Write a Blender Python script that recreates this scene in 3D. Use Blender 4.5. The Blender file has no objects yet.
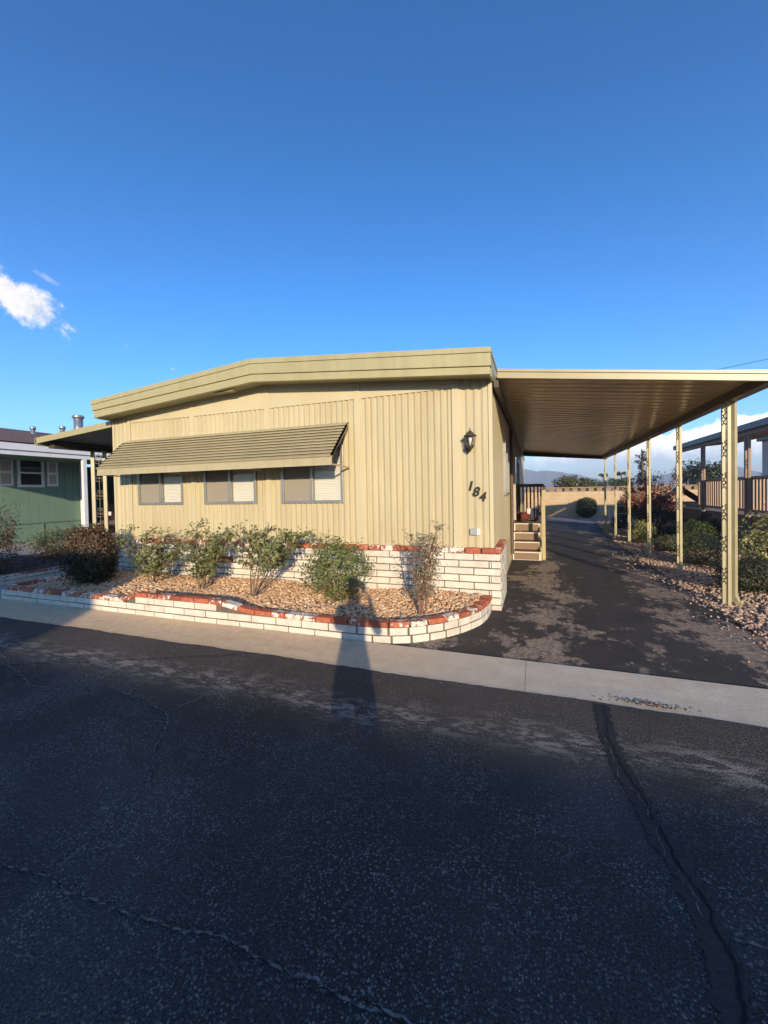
import bpy, math, random
import numpy as np
from mathutils import Vector, Matrix
random.seed(7); rng=np.random.default_rng(11)
R=math.radians; PI=math.pi
sc=bpy.context.scene; COL=sc.collection

# ------------------------------------------------------------------ materials
def new_mat(name):
    m=bpy.data.materials.new(name); m.use_nodes=True
    nt=m.node_tree; b=nt.nodes['Principled BSDF']; return m,nt,b
def nd(nt,t,**kw):
    n=nt.nodes.new(t)
    for k,v in kw.items():
        if k in n.inputs: n.inputs[k].default_value=v
        else: setattr(n,k,v)
    return n
def ramp(nt,fac,stops):
    r=nt.nodes.new('ShaderNodeValToRGB'); e=r.color_ramp.elements
    while len(e)<len(stops): e.new(.5)
    for i,(p,c) in enumerate(stops):
        e[i].position=p; e[i].color=(*c,1) if len(c)==3 else c
    nt.links.new(fac,r.inputs[0]); return r.outputs[0]
def mixc(nt,fac,a,b,bt='MIX'):
    m=nt.nodes.new('ShaderNodeMix'); m.data_type='RGBA'; m.blend_type=bt
    for s,v in ((0,fac),(6,a),(7,b)):
        if isinstance(v,(int,float)): m.inputs[s].default_value=v
        elif isinstance(v,tuple): m.inputs[s].default_value=(*v,1) if len(v)==3 else v
        else: nt.links.new(v,m.inputs[s])
    return m.outputs[2]
def math_(nt,op,a,b=None,clamp=False):
    m=nt.nodes.new('ShaderNodeMath'); m.operation=op; m.use_clamp=clamp
    for i,v in enumerate((a,b)):
        if v is None: continue
        if isinstance(v,(int,float)): m.inputs[i].default_value=v
        else: nt.links.new(v,m.inputs[i])
    return m.outputs[0]
def noise(nt,vec,scale,detail=4,rough=.55,dist=0):
    n=nd(nt,'ShaderNodeTexNoise',Scale=scale,Detail=detail,Roughness=rough,Distortion=dist); nt.links.new(vec,n.inputs['Vector']); return n.outputs['Fac']
def coords(nt,scale=None):
    g=nt.nodes.new('ShaderNodeNewGeometry'); o=g.outputs['Position']
    if scale:
        mp=nt.nodes.new('ShaderNodeMapping'); mp.inputs['Scale'].default_value=scale; nt.links.new(o,mp.inputs['Vector']); o=mp.outputs[0]
    return o
def bump(nt,b,h,strength,dist=.01):
    n=nd(nt,'ShaderNodeBump',Strength=strength,Distance=dist); nt.links.new(h,n.inputs['Height']); nt.links.new(n.outputs[0],b.inputs['Normal'])
def smat(name,c1,c2=None,scale=3,rough=.6,bmp=0,bs=60,metal=0,stretch=None,island=0,spec=None,lo=.3,hi=.7,dist=.01,stain=0):
    m,nt,b=new_mat(name); p=coords(nt,stretch)
    c2=c2 or tuple(x*.85 for x in c1)
    c=ramp(nt,noise(nt,p,scale,5,.6),[(lo,c2),(hi,c1)])
    if island:
        g=nt.nodes.new('ShaderNodeNewGeometry')
        v=math_(nt,'ADD',math_(nt,'MULTIPLY',g.outputs['Random Per Island'],island),1-island/2)
        hs=nt.nodes.new('ShaderNodeHueSaturation'); nt.links.new(v,hs.inputs['Value']); nt.links.new(c,hs.inputs['Color']); c=hs.outputs[0]
    if stain:
        st_=noise(nt,coords(nt,(1,1,.06)),11,6,.7); c=mixc(nt,stain,c,ramp(nt,st_,[(.40,(.72,.68,.62)),(.56,(1,1,1))]),'MULTIPLY')
        st_=noise(nt,p,.8,5,.7); c=mixc(nt,stain,c,ramp(nt,st_,[(.35,(.82,.80,.76)),(.6,(1,1,1))]),'MULTIPLY')
    nt.links.new(c,b.inputs['Base Color']); b.inputs['Roughness'].default_value=rough; b.inputs['Metallic'].default_value=metal
    if spec is not None: b.inputs['Specular IOR Level'].default_value=spec
    if bmp: bump(nt,b,noise(nt,coords(nt),bs,4,.6),bmp,dist)
    return m
M={}
M['siding']=smat('painted_siding',(.56,.495,.305),(.50,.435,.265),1.6,.42,.08,25,stretch=(1,1,.25),lo=.25,hi=.75,stain=.30)
M['trim']=smat('painted_trim',(.56,.495,.31),(.505,.44,.27),2,.45,.05,30,stretch=(1,1,.2))
M['fascia']=smat('olive_fascia',(.42,.38,.20),(.37,.335,.175),2.2,.5,.12,30,stain=.25)
M['awning']=smat('awning_paint',(.46,.40,.24),(.40,.35,.21),3,.42,stain=.2)
M['soffit']=smat('soffit_paint',(.33,.29,.16),(.27,.24,.13),3,.6)
M['carfascia']=smat('carport_fascia',(.42,.375,.215),(.35,.315,.175),2,.4)
def ceiling_mat(name,c1,c2,r):
    m,nt,b=new_mat(name); p=coords(nt,(.35,1.6,1))
    nt.links.new(ramp(nt,noise(nt,p,2.2,5,.6),[(.3,c2),(.7,c1)]),b.inputs['Base Color'])
    b.inputs['Roughness'].default_value=r; b.inputs['Specular IOR Level'].default_value=.6
    bump(nt,b,noise(nt,coords(nt,(1,5,1)),2.5,3,.5),.35,.02); return m
M['ceiling']=ceiling_mat('carport_ceiling_enamel',(.64,.455,.245),(.52,.365,.19),.2)
M['beam']=smat('beam_brown',(.085,.065,.045),(.06,.045,.03),4,.4)
M['post']=smat('post_paint',(.42,.375,.215),(.34,.305,.17),5,.4,.1,30)
M['scroll']=smat('scroll_iron',(.16,.14,.09),(.10,.09,.06),8,.5)
M['alu']=smat('aluminium',(.42,.41,.37),(.34,.33,.29),4,.35,metal=.6)
M['screen']=smat('insect_screen',(.30,.27,.21),(.26,.235,.185),30,.9)
M['blind']=smat('white_blind',(.80,.77,.68),(.76,.73,.64),4,.6)
M['dark']=smat('black_metal',(.02,.02,.018),(.012,.012,.011),12,.45)
M['bronze']=smat('lamp_bronze',(.10,.085,.06),(.06,.05,.035),20,.45,metal=.4)
M['whitep']=smat('white_paint',(.78,.77,.72),(.70,.69,.64),5,.5)
M['greybox']=smat('grey_box',(.35,.36,.36),(.28,.29,.29),12,.5)
M['porchwood']=smat('porch_wood_dark',(.13,.08,.05),(.08,.05,.032),10,.65)
M['porchtan']=smat('porch_tan_paint',(.44,.37,.21),(.37,.31,.17),6,.55)
M['carpet']=smat('brown_step_carpet',(.25,.17,.115),(.20,.135,.09),60,.95,.3,200)
M['nosing']=smat('step_edge_paint',(.72,.66,.50),(.62,.56,.42),12,.6)
M['red']=smat('red_cloth',(.16,.03,.02),(.10,.018,.012),9,.85)
M['bark']=smat('bark',(.17,.12,.08),(.10,.07,.05),18,.9,.5,60)
M['twig']=smat('twig',(.24,.17,.11),(.15,.10,.065),25,.85)
M['stembrown']=smat('reddish_stem',(.28,.15,.11),(.18,.10,.075),25,.85)
M['concrete']=smat('path_concrete',(.40,.38,.35),(.32,.305,.28),3,.85,.25,60)
M['green']=smat('green_siding',(.155,.25,.18),(.135,.22,.16),2,.6)
M['greentrim']=smat('green_trim',(.10,.17,.115),None,2,.6)
M['nbwhite']=smat('neighbour_white',(.70,.72,.74),(.62,.64,.66),3,.5)
M['shutter']=smat('shutter_grey',(.42,.38,.31),(.36,.33,.27),4,.6)
M['nbbrown']=smat('neighbour_brown',(.30,.22,.17),(.24,.175,.135),5,.7)
M['nbbrown2']=smat('neighbour_rail',(.44,.32,.24),(.36,.265,.20),6,.7,island=.25)
M['nbtan']=smat('neighbour_skirt',(.36,.28,.20),(.30,.235,.17),3,.8)
M['nbroof']=smat('neighbour_roof_edge',(.27,.245,.23),(.21,.19,.18),3,.6)
M['pipe']=smat('galvanised',(.50,.52,.53),(.38,.40,.42),9,.35,metal=.8)
M['rubber']=smat('rubber',(.02,.02,.02),None,9,.8)
M['carpaint']=smat('car_paint',(.035,.014,.016),(.03,.012,.013),3,.25,spec=.7)
M['tail']=smat('tail_lamp_red',(.35,.02,.015),None,9,.2)
M['skin']=smat('skin',(.45,.28,.2),None,9,.6)
M['cloth1']=smat('blue_shirt',(.08,.12,.22),None,9,.85)
M['wood']=smat('pole_wood',(.18,.12,.08),(.11,.075,.05),9,.9)
M['farhouse']=smat('stucco',(.5,.44,.34),None,2,.8)
M['hubcap']=smat('hubcap',(.4,.4,.4),None,9,.3,metal=.8)

def glass():
    m,nt,b=new_mat('window_glass'); out=nt.nodes['Material Output']
    nt.nodes.remove(b)
    t=nd(nt,'ShaderNodeBsdfTransparent'); t.inputs[0].default_value=(.93,.94,.93,1)
    g=nd(nt,'ShaderNodeBsdfGlossy',Roughness=.03); lw=nd(nt,'ShaderNodeLayerWeight',Blend=.5)
    fac=math_(nt,'ADD',math_(nt,'MULTIPLY',math_(nt,'POWER',lw.outputs['Facing'],3),.5),.05)
    mx=nd(nt,'ShaderNodeMixShader'); nt.links.new(fac,mx.inputs[0]); nt.links.new(t.outputs[0],mx.inputs[1]); nt.links.new(g.outputs[0],mx.inputs[2])
    nt.links.new(mx.outputs[0],out.inputs[0]); return m
M['glass']=glass()
m,nt,b=new_mat('dark_glass'); b.inputs['Base Color'].default_value=(.012,.013,.014,1); b.inputs['Roughness'].default_value=.06; M['darkglass']=m

# white-painted brick, worn red brick cap
def brick_white():
    m,nt,b=new_mat('white_painted_brick'); p=coords(nt); g=nt.nodes.new('ShaderNodeNewGeometry')
    base=ramp(nt,noise(nt,p,7,6,.65),[(.25,(.56,.50,.39)),(.55,(.68,.63,.52)),(.8,(.74,.70,.60))])
    stain=ramp(nt,noise(nt,coords(nt,(1,1,.5)),4.5,5,.7,.5),[(.58,(1,1,1)),(.75,(.74,.68,.60))])
    c=mixc(nt,1.0,base,stain,'MULTIPLY')
    v=math_(nt,'ADD',math_(nt,'MULTIPLY',g.outputs['Random Per Island'],.14),.90)
    hs=nt.nodes.new('ShaderNodeHueSaturation'); nt.links.new(v,hs.inputs['Value']); nt.links.new(c,hs.inputs['Color'])
    nt.links.new(hs.outputs[0],b.inputs['Base Color']); b.inputs['Roughness'].default_value=.75
    bump(nt,b,noise(nt,p,55,5,.65),.5,.008); return m
def brick_red(wear,name):
    m,nt,b=new_mat(name); p=coords(nt); g=nt.nodes.new('ShaderNodeNewGeometry')
    red=ramp(nt,noise(nt,p,22,5,.65),[(.3,(.30,.075,.035)),(.7,(.46,.135,.065))])
    hs=nt.nodes.new('ShaderNodeHueSaturation'); nt.links.new(math_(nt,'ADD',math_(nt,'MULTIPLY',g.outputs['Random Per Island'],.5),.7),hs.inputs['Value']); nt.links.new(red,hs.inputs['Color'])
    rnd=nt.nodes.new('ShaderNodeTexWhiteNoise'); rnd.noise_dimensions='1D'; nt.links.new(g.outputs['Random Per Island'],rnd.inputs['W'])
    k=math_(nt,'ADD',noise(nt,p,14,6,.7,.4),math_(nt,'MULTIPLY',rnd.outputs['Value'],.26))
    f=ramp(nt,k,[(wear,(0,0,0)),(wear+.03,(1,1,1))])
    nt.links.new(mixc(nt,f,hs.outputs[0],(.70,.63,.54)),b.inputs['Base Color'])
    b.inputs['Roughness'].default_value=.8; bump(nt,b,noise(nt,p,70,5,.65),.6,.008); return m
M['brick']=brick_white(); M['cap']=brick_red(.665,'worn_red_cap_brick'); M['redbrick']=brick_red(.70,'bare_red_brick')
M['mortar']=smat('mortar',(.17,.14,.105),(.10,.085,.065),9,.9,.3,60)

def stones(name,cols,rough=.85):
    m,nt,b=new_mat(name); g=nt.nodes.new('ShaderNodeNewGeometry')
    r=nt.nodes.new('ShaderNodeValToRGB'); r.color_ramp.interpolation='LINEAR'; e=r.color_ramp.elements
    while len(e)<len(cols): e.new(.5)
    for i,c in enumerate(cols): e[i].position=i/(len(cols)-1); e[i].color=(*c,1)
    nt.links.new(g.outputs['Random Per Island'],r.inputs[0])
    c=mixc(nt,.5,r.outputs[0],ramp(nt,noise(nt,coords(nt),90,3,.6),[(.3,(.55,.5,.45)),(.7,(1,1,1))]),'MULTIPLY')
    nt.links.new(c,b.inputs['Base Color']); b.inputs['Roughness'].default_value=rough; return m
M['stone']=stones('tan_landscape_rock',[(.52,.28,.13),(.72,.46,.25),(.40,.22,.11),(.78,.57,.35),(.62,.36,.19),(.80,.63,.44),(.50,.35,.23)])
M['stone2']=stones('pinkish_rock',[(.38,.25,.17),(.54,.39,.28),(.27,.18,.13),(.62,.48,.36),(.44,.29,.20)])
M['stone3']=stones('red_lava_rock',[(.13,.06,.05),(.22,.11,.09),(.10,.05,.045),(.28,.17,.14)])
M['soil']=smat('gravel_soil',(.30,.21,.14),(.16,.11,.075),30,.95,.8,60)
M['soil3']=smat('red_soil',(.17,.09,.07),(.09,.05,.04),30,.95,.8,60)
def gravel_far():
    m,nt,b=new_mat('gravel_surface'); p=coords(nt)
    v=nd(nt,'ShaderNodeTexVoronoi',Scale=14); nt.links.new(p,v.inputs['Vector'])
    c=ramp(nt,v.outputs['Color'],[(0,(.17,.13,.115)),(.5,(.31,.25,.22)),(1,(.46,.38,.33))])
    c=mixc(nt,.5,c,ramp(nt,noise(nt,p,.7,4,.6),[(.3,(.7,.68,.68)),(.7,(1,1,1))]),'MULTIPLY')
    nt.links.new(c,b.inputs['Base Color']); b.inputs['Roughness'].default_value=.95; bump(nt,b,v.outputs['Distance'],.9,.04); return m
M['gravel']=gravel_far()

# asphalt
def asphalt(name,kind):
    m,nt,b=new_mat(name); p=coords(nt)
    big=noise(nt,p,.55,4,.6,.3); mid=noise(nt,p,2.3,6,.65,.2); fine=noise(nt,p,170,3,.7)
    v=nd(nt,'ShaderNodeTexVoronoi',Scale=105); nt.links.new(p,v.inputs['Vector'])
    sep=nt.nodes.new('ShaderNodeSeparateColor'); nt.links.new(v.outputs['Color'],sep.inputs[0])
    if kind=='road':
        base=ramp(nt,big,[(.3,(.014,.015,.017)),(.5,(.032,.033,.035)),(.7,(.066,.065,.066))])
        v2=nd(nt,'ShaderNodeTexVoronoi',Scale=52); nt.links.new(p,v2.inputs['Vector']); s2=nt.nodes.new('ShaderNodeSeparateColor'); nt.links.new(v2.outputs['Color'],s2.inputs[0])
        chipa=math_(nt,'MULTIPLY',ramp(nt,sep.outputs[0],[(.45,(0,0,0)),(1.0,(1,1,1))]),ramp(nt,v.outputs['Distance'],[(.30,(1,1,1)),(.55,(0,0,0))]))
        chipb=math_(nt,'MULTIPLY',ramp(nt,s2.outputs[0],[(.80,(0,0,0)),(1.0,(1,1,1))]),ramp(nt,v2.outputs['Distance'],[(.18,(1,1,1)),(.42,(0,0,0))]))
        chip=math_(nt,'MAXIMUM',chipa,chipb)
        chip=math_(nt,'MULTIPLY',chip,ramp(nt,mid,[(.38,(.12,.12,.12)),(.62,(.8,.8,.8))]))
        grain=ramp(nt,noise(nt,p,120,5,.85),[(.40,(.2,.2,.2)),(.64,(2.4,2.4,2.4))]); base=mixc(nt,1.0,base,grain,'MULTIPLY'); c=mixc(nt,chip,base,(.40,.40,.39))
        # pale scuffed band where the sealer has worn off along the kerb side
        xyz=nt.nodes.new('ShaderNodeSeparateXYZ'); nt.links.new(p,xyz.inputs[0])
        wob=math_(nt,'MULTIPLY',math_(nt,'SUBTRACT',noise(nt,p,.9,3,.5),.5),.5)
        d=math_(nt,'ABSOLUTE',math_(nt,'SUBTRACT',math_(nt,'ADD',xyz.outputs[1],wob),2.77))
        band=math_(nt,'SUBTRACT',1,math_(nt,'DIVIDE',d,.24),True)
        pat=noise(nt,coords(nt,(1,2.6,1)),5.5,8,.75,.35)
        k=math_(nt,'MULTIPLY',band,ramp(nt,pat,[(.49,(0,0,0)),(.56,(1,1,1))]))
        k=math_(nt,'MULTIPLY',k,ramp(nt,noise(nt,p,1.1,2,.5),[(.34,(.3,.3,.3)),(.5,(1,1,1))]))
        k=math_(nt,'MULTIPLY',k,ramp(nt,fine,[(.35,(.3,.3,.3)),(.55,(1,1,1))]))
        c=mixc(nt,math_(nt,'MULTIPLY',k,.9),c,(.50,.45,.39))
        # brownish dusty strip by the gutter, also painting in the sunlit band's warm tone
        lit_dust=math_(nt,'SUBTRACT',1,math_(nt,'DIVIDE',math_(nt,'ABSOLUTE',math_(nt,'SUBTRACT',xyz.outputs[1],3.2)),1.1),True)
        lit_dust=math_(nt,'MULTIPLY',lit_dust,math_(nt,'MULTIPLY',noise(nt,p,1.4,5,.65),.95))
        c=mixc(nt,lit_dust,c,(.10,.078,.060))
        b.inputs['Roughness'].default_value=.82
    else:
        seal=ramp(nt,mid,[(.3,(.028,.025,.023)),(.7,(.062,.053,.046))])
        bare=ramp(nt,noise(nt,p,26,5,.75),[(.32,(.10,.072,.054)),(.5,(.30,.225,.165)),(.66,(.56,.44,.32))])
        xyz=nt.nodes.new('ShaderNodeSeparateXYZ'); nt.links.new(p,xyz.inputs[0])
        wv=nt.nodes.new('ShaderNodeVectorMath'); wv.operation='ADD'; nz=nd(nt,'ShaderNodeTexNoise',Scale=9,Detail=6); nt.links.new(p,nz.inputs['Vector']); sc_=nt.nodes.new('ShaderNodeVectorMath'); sc_.operation='SCALE'; sc_.inputs['Scale'].default_value=.16; nt.links.new(nz.outputs['Color'],sc_.inputs[0]); nt.links.new(p,wv.inputs[0]); nt.links.new(sc_.outputs[0],wv.inputs[1])
        vf=nd(nt,'ShaderNodeTexVoronoi',Scale=8.5); nt.links.new(wv.outputs[0],vf.inputs['Vector']); sf=nt.nodes.new('ShaderNodeSeparateColor'); nt.links.new(vf.outputs['Color'],sf.inputs[0])
        n1=math_(nt,'ADD',math_(nt,'ADD',math_(nt,'MULTIPLY',noise(nt,coords(nt,(1,.55,1)),1.6,12,.68),1.0),math_(nt,'MULTIPLY',sf.outputs[0],.10)),-.05)
        # two wheel-track lanes where the coating has peeled
        def lane(x0,w):
            return math_(nt,'SUBTRACT',1,math_(nt,'DIVIDE',math_(nt,'ABSOLUTE',math_(nt,'SUBTRACT',xyz.outputs[0],x0)),w),True)
        l=math_(nt,'MAXIMUM',lane(.12,.62),lane(1.80,.62))
        near=math_(nt,'MULTIPLY',math_(nt,'SUBTRACT',1,math_(nt,'DIVIDE',math_(nt,'SUBTRACT',xyz.outputs[1],3.6),12),True),.09)
        n1=math_(nt,'ADD',n1,math_(nt,'MULTIPLY',math_(nt,'SUBTRACT',noise(nt,coords(nt,(1,.7,1)),11,8,.85),.5),.42))
        kk=math_(nt,'ADD',math_(nt,'ADD',n1,math_(nt,'MULTIPLY',l,.15)),near)
        f=ramp(nt,kk,[(.668,(0,0,0)),(.70,(1,1,1))])
        edge=ramp(nt,kk,[(.65,(0,0,0)),(.668,(.6,.6,.6)),(.69,(0,0,0))])
        c=mixc(nt,f,seal,bare); c=mixc(nt,math_(nt,'MULTIPLY',edge,.5),c,(.36,.30,.24))
        c=mixc(nt,math_(nt,'MULTIPLY',fine,.25),c,(.09,.08,.07))
        b.inputs['Roughness'].default_value=.8
    nt.links.new(c,b.inputs['Base Color']); b.inputs['Specular IOR Level'].default_value=.35
    h=math_(nt,'ADD',math_(nt,'MULTIPLY',v.outputs['Distance'],-.7),math_(nt,'MULTIPLY',fine,.5))
    bump(nt,b,h,1.0 if kind=='road' else .6,.012); return m
M['road']=asphalt('street_asphalt','road'); M['drive']=asphalt('driveway_asphalt','drive')
M['tar']=smat('crack_sealer_tar',(.012,.013,.015),(.018,.019,.021),14,.6,.6,50)
M['crackdark']=smat('open_crack',(.006,.006,.007),None,30,.95)
M['crackpale']=smat('crack_edge_pale',(.20,.185,.17),(.04,.04,.04),30,.9,lo=.40,hi=.58)
M['litter']=smat('dry_leaf_litter',(.14,.08,.04),(.08,.045,.025),60,1.0,island=.6,spec=0)
def gutter():
    m,nt,b=new_mat('gutter_concrete'); p=coords(nt)
    xyz=nt.nodes.new('ShaderNodeSeparateXYZ'); nt.links.new(p,xyz.inputs[0])
    grey=ramp(nt,noise(nt,p,5,7,.7),[(.3,(.42,.375,.295)),(.7,(.55,.495,.40))])
    sand=ramp(nt,noise(nt,p,9,6,.7),[(.3,(.54,.385,.225)),(.7,(.70,.53,.335))])
    f=math_(nt,'SUBTRACT',.35,math_(nt,'MULTIPLY',math_(nt,'ADD',xyz.outputs[0],.7),.45),True)
    c=mixc(nt,f,grey,sand)
    sp=ramp(nt,noise(nt,p,60,4,.7),[(.66,(1,1,1)),(.74,(.45,.42,.4))]); c=mixc(nt,.8,c,sp,'MULTIPLY')
    nt.links.new(c,b.inputs['Base Color']); b.inputs['Roughness'].default_value=.88; bump(nt,b,noise(nt,p,40,6,.7),.35,.01); return m
M['gutter']=gutter()
def brick_tex(name,c1,c2,mo,bw,bh,scale=1):
    m,nt,b=new_mat(name); g=nt.nodes.new('ShaderNodeNewGeometry'); mp=nt.nodes.new('ShaderNodeMapping'); mp.inputs['Rotation'].default_value=(R(-90),0,0)
    nt.links.new(g.outputs['Position'],mp.inputs[0])
    t=nt.nodes.new('ShaderNodeTexBrick'); nt.links.new(mp.outputs[0],t.inputs['Vector'])
    t.inputs['Color1'].default_value=(*c1,1); t.inputs['Color2'].default_value=(*c2,1); t.inputs['Mortar'].default_value=(*mo,1)
    t.inputs['Scale'].default_value=scale; t.inputs['Brick Width'].default_value=bw; t.inputs['Row Height'].default_value=bh; t.inputs['Mortar Size'].default_value=.008
    c=mixc(nt,.5,t.outputs[0],ramp(nt,noise(nt,coords(nt),1.5,5,.6),[(.3,(.75,.72,.7)),(.7,(1,1,1))]),'MULTIPLY')
    nt.links.new(c,b.inputs['Base Color']); b.inputs['Roughness'].default_value=.9; return m
M['block']=brick_tex('tan_block',(.50,.37,.22),(.55,.42,.26),(.40,.30,.19),.4,.2)
M['blockcap']=smat('block_cap',(.33,.22,.13),(.26,.17,.10),4,.9,island=.3)
M['shingle']=smat('brown_shingle',(.24,.14,.10),(.12,.07,.055),5,.9,.6,20,stretch=(1,3,3))
def leafmat(name,c1,c2,c3,trans=.25,rough=.5):
    m,nt,b=new_mat(name); g=nt.nodes.new('ShaderNodeNewGeometry'); out=nt.nodes['Material Output']
    r=nt.nodes.new('ShaderNodeValToRGB'); e=r.color_ramp.elements; e.new(.5)
    for i,c in enumerate((c1,c2,c3)): e[i].position=i/2; e[i].color=(*c,1)
    nt.links.new(g.outputs['Random Per Island'],r.inputs[0]); nt.links.new(r.outputs[0],b.inputs['Base Color'])
    b.inputs['Roughness'].default_value=rough
    t=nt.nodes.new('ShaderNodeBsdfTranslucent'); nt.links.new(r.outputs[0],t.inputs[0])
    mx=nd(nt,'ShaderNodeMixShader'); mx.inputs[0].default_value=trans
    nt.links.new(b.outputs[0],mx.inputs[1]); nt.links.new(t.outputs[0],mx.inputs[2]); nt.links.new(mx.outputs[0],out.inputs[0]); return m
M['l_rose']=leafmat('rose_leaf',(.085,.115,.032),(.16,.185,.055),(.28,.28,.10))
M['l_rose4']=leafmat('bright_leaf',(.08,.115,.03),(.145,.175,.05),(.24,.26,.09))
M['l_pale']=leafmat('pale_grey_leaf',(.20,.20,.11),(.34,.31,.19),(.12,.11,.06))
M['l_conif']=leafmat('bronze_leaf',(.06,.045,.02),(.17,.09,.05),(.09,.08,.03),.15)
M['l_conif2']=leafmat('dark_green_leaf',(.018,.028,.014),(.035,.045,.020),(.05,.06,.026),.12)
M['l_yel']=leafmat('yellow_green_leaf',(.15,.16,.04),(.24,.23,.07),(.10,.12,.03))
M['l_cream']=leafmat('cream_edged_leaf',(.22,.24,.08),(.42,.40,.17),(.12,.15,.05))
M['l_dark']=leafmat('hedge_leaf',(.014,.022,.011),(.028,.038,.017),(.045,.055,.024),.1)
M['l_mid']=leafmat('mid_green_leaf',(.05,.08,.022),(.085,.12,.035),(.035,.055,.016))
M['l_grey']=leafmat('grey_green_leaf',(.10,.115,.06),(.17,.18,.10),(.06,.07,.035))
M['l_red']=leafmat('bronze_red_leaf',(.24,.085,.06),(.34,.14,.09),(.15,.06,.04),.2)
M['l_olive']=leafmat('olive_leaf',(.085,.085,.03),(.14,.13,.05),(.05,.055,.02))
M['flower']=leafmat('pink_petal',(.6,.2,.2),(.7,.3,.28),(.5,.12,.12))

# ------------------------------------------------------------------ mesh helpers
class MB:
    def __init__(s): s.v=[]; s.f=[]
    def add(s,vs,fs):
        n=len(s.v); s.v.extend([tuple(map(float,v)) for v in vs]); s.f.extend([tuple(i+n for i in f) for f in fs]); return s
    def box(s,x0,x1,y0,y1,z0,z1):
        vs=[(x,y,z) for z in (z0,z1) for y in (y0,y1) for x in (x0,x1)]
        return s.add(vs,[(0,2,3,1),(4,5,7,6),(0,1,5,4),(2,6,7,3),(0,4,6,2),(1,3,7,5)])
    def obox(s,c,ax,ay,az,hx,hy,hz,tap=1):
        c,ax,ay,az=map(np.array,(c,ax,ay,az)); vs=[]
        for k in (-1,1):
            for j in (-1,1):
                for i in (-1,1):
                    t=tap if k>0 else 1; vs.append(c+ax*hx*i*t+ay*hy*j*t+az*hz*k)
        return s.add(vs,[(0,2,3,1),(4,5,7,6),(0,1,5,4),(2,6,7,3),(0,4,6,2),(1,3,7,5)])
    def beam(s,p,q,w,h,up=(0,0,1)):
        p=Vector(p);q=Vector(q);d=(q-p); L=d.length; d.normalize(); u=Vector(up)
        if abs(d.dot(u))>.95: u=Vector((0,1,0))
        sd=d.cross(u).normalized(); u=sd.cross(d)
        return s.obox((p+q)/2,d,sd,u,L/2,w/2,h/2)
    def tube(s,pts,rad,n=8,cap=True):
        pts=[Vector(p) for p in pts]
        if not hasattr(rad,'__len__'): rad=[rad]*len(pts)
        vs=[];ref=None
        for i,p in enumerate(pts):
            d=(pts[min(i+1,len(pts)-1)]-pts[max(i-1,0)]).normalized()
            if ref is None: ref=Vector((0,0,1)) if abs(d.z)<.9 else Vector((1,0,0))
            a=d.cross(ref).normalized(); b=d.cross(a); ref=a.cross(d) if False else ref
            for k in range(n):
                t=2*PI*k/n; vs.append(p+(a*math.cos(t)+b*math.sin(t))*rad[i])
        fs=[(i*n+k,i*n+(k+1)%n,(i+1)*n+(k+1)%n,(i+1)*n+k) for i in range(len(pts)-1) for k in range(n)]
        if cap: fs+= [tuple(range(n)),tuple(range((len(pts)-1)*n,len(pts)*n))]
        return s.add(vs,fs)
    def lathe(s,c,prof,n=16,cap=True):
        vs=[(c[0]+r*math.cos(2*PI*k/n),c[1]+r*math.sin(2*PI*k/n),c[2]+z) for r,z in prof for k in range(n)]
        fs=[(i*n+k,i*n+(k+1)%n,(i+1)*n+(k+1)%n,(i+1)*n+k) for i in range(len(prof)-1) for k in range(n)]
        if cap: fs+=[tuple(range(n)),tuple(range((len(prof)-1)*n,len(prof)*n))]
        return s.add(vs,fs)
    def prism(s,poly,axis,a,b):
        """poly: 2D points in the two other axes, extruded a..b along axis"""
        def mk(p,t):
            l=list(p); l.insert(axis,t); return l
        n=len(poly); vs=[mk(p,a) for p in poly]+[mk(p,b) for p in poly]
        return s.add(vs,[tuple(range(n)),tuple(range(2*n-1,n-1,-1))]+[(i,(i+1)%n,(i+1)%n+n,i+n) for i in range(n)])
    def build(s,name,mat,parent=None,smooth=False,bevel=0):
        return mk_obj(name,np.array(s.v,dtype=float),s.f,mat,parent,smooth,bevel)
def wloc(o):
    l=Vector((0,0,0))
    while o is not None: l+=Vector(o.location); o=o.parent
    return l
def mk_obj(name,v,f,mat,parent=None,smooth=False,bevel=0):
    me=bpy.data.meshes.new(name)
    off=wloc(parent) if parent is not None else Vector((0,0,0)); v=np.asarray(v,dtype=float)-np.array(off)
    me.from_pydata(v.tolist(),[],f if isinstance(f,list) else f.tolist())
    import bmesh
    if len(me.polygons)<60000:
        bm=bmesh.new(); bm.from_mesh(me); bmesh.ops.recalc_face_normals(bm,faces=bm.faces); bm.to_mesh(me); bm.free()
    if isinstance(mat,str): mat=M[mat]
    me.materials.append(mat); me.update()
    if smooth: me.polygons.foreach_set('use_smooth',[True]*len(me.polygons))
    o=bpy.data.objects.new(name,me); COL.objects.link(o)
    if parent is not None: o.parent=parent
    if bevel:
        md=o.modifiers.new('bevel','BEVEL'); md.width=bevel; md.segments=2; md.limit_method='ANGLE'
    return o
def thing(name,label,cat,loc=(0,0,0),group=None):
    o=bpy.data.objects.new(name,None); o.empty_display_size=.1; COL.objects.link(o); o.location=loc
    o['label']=label; o['category']=cat
    if group: o['group']=group
    return o
def tag(o,label,cat,group=None,kind=None):
    if label: o['label']=label
    if cat: o['category']=cat
    if group: o['group']=group
    if kind: o['kind']=kind
    return o
def struct(o): o['kind']='structure'; return o

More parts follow.
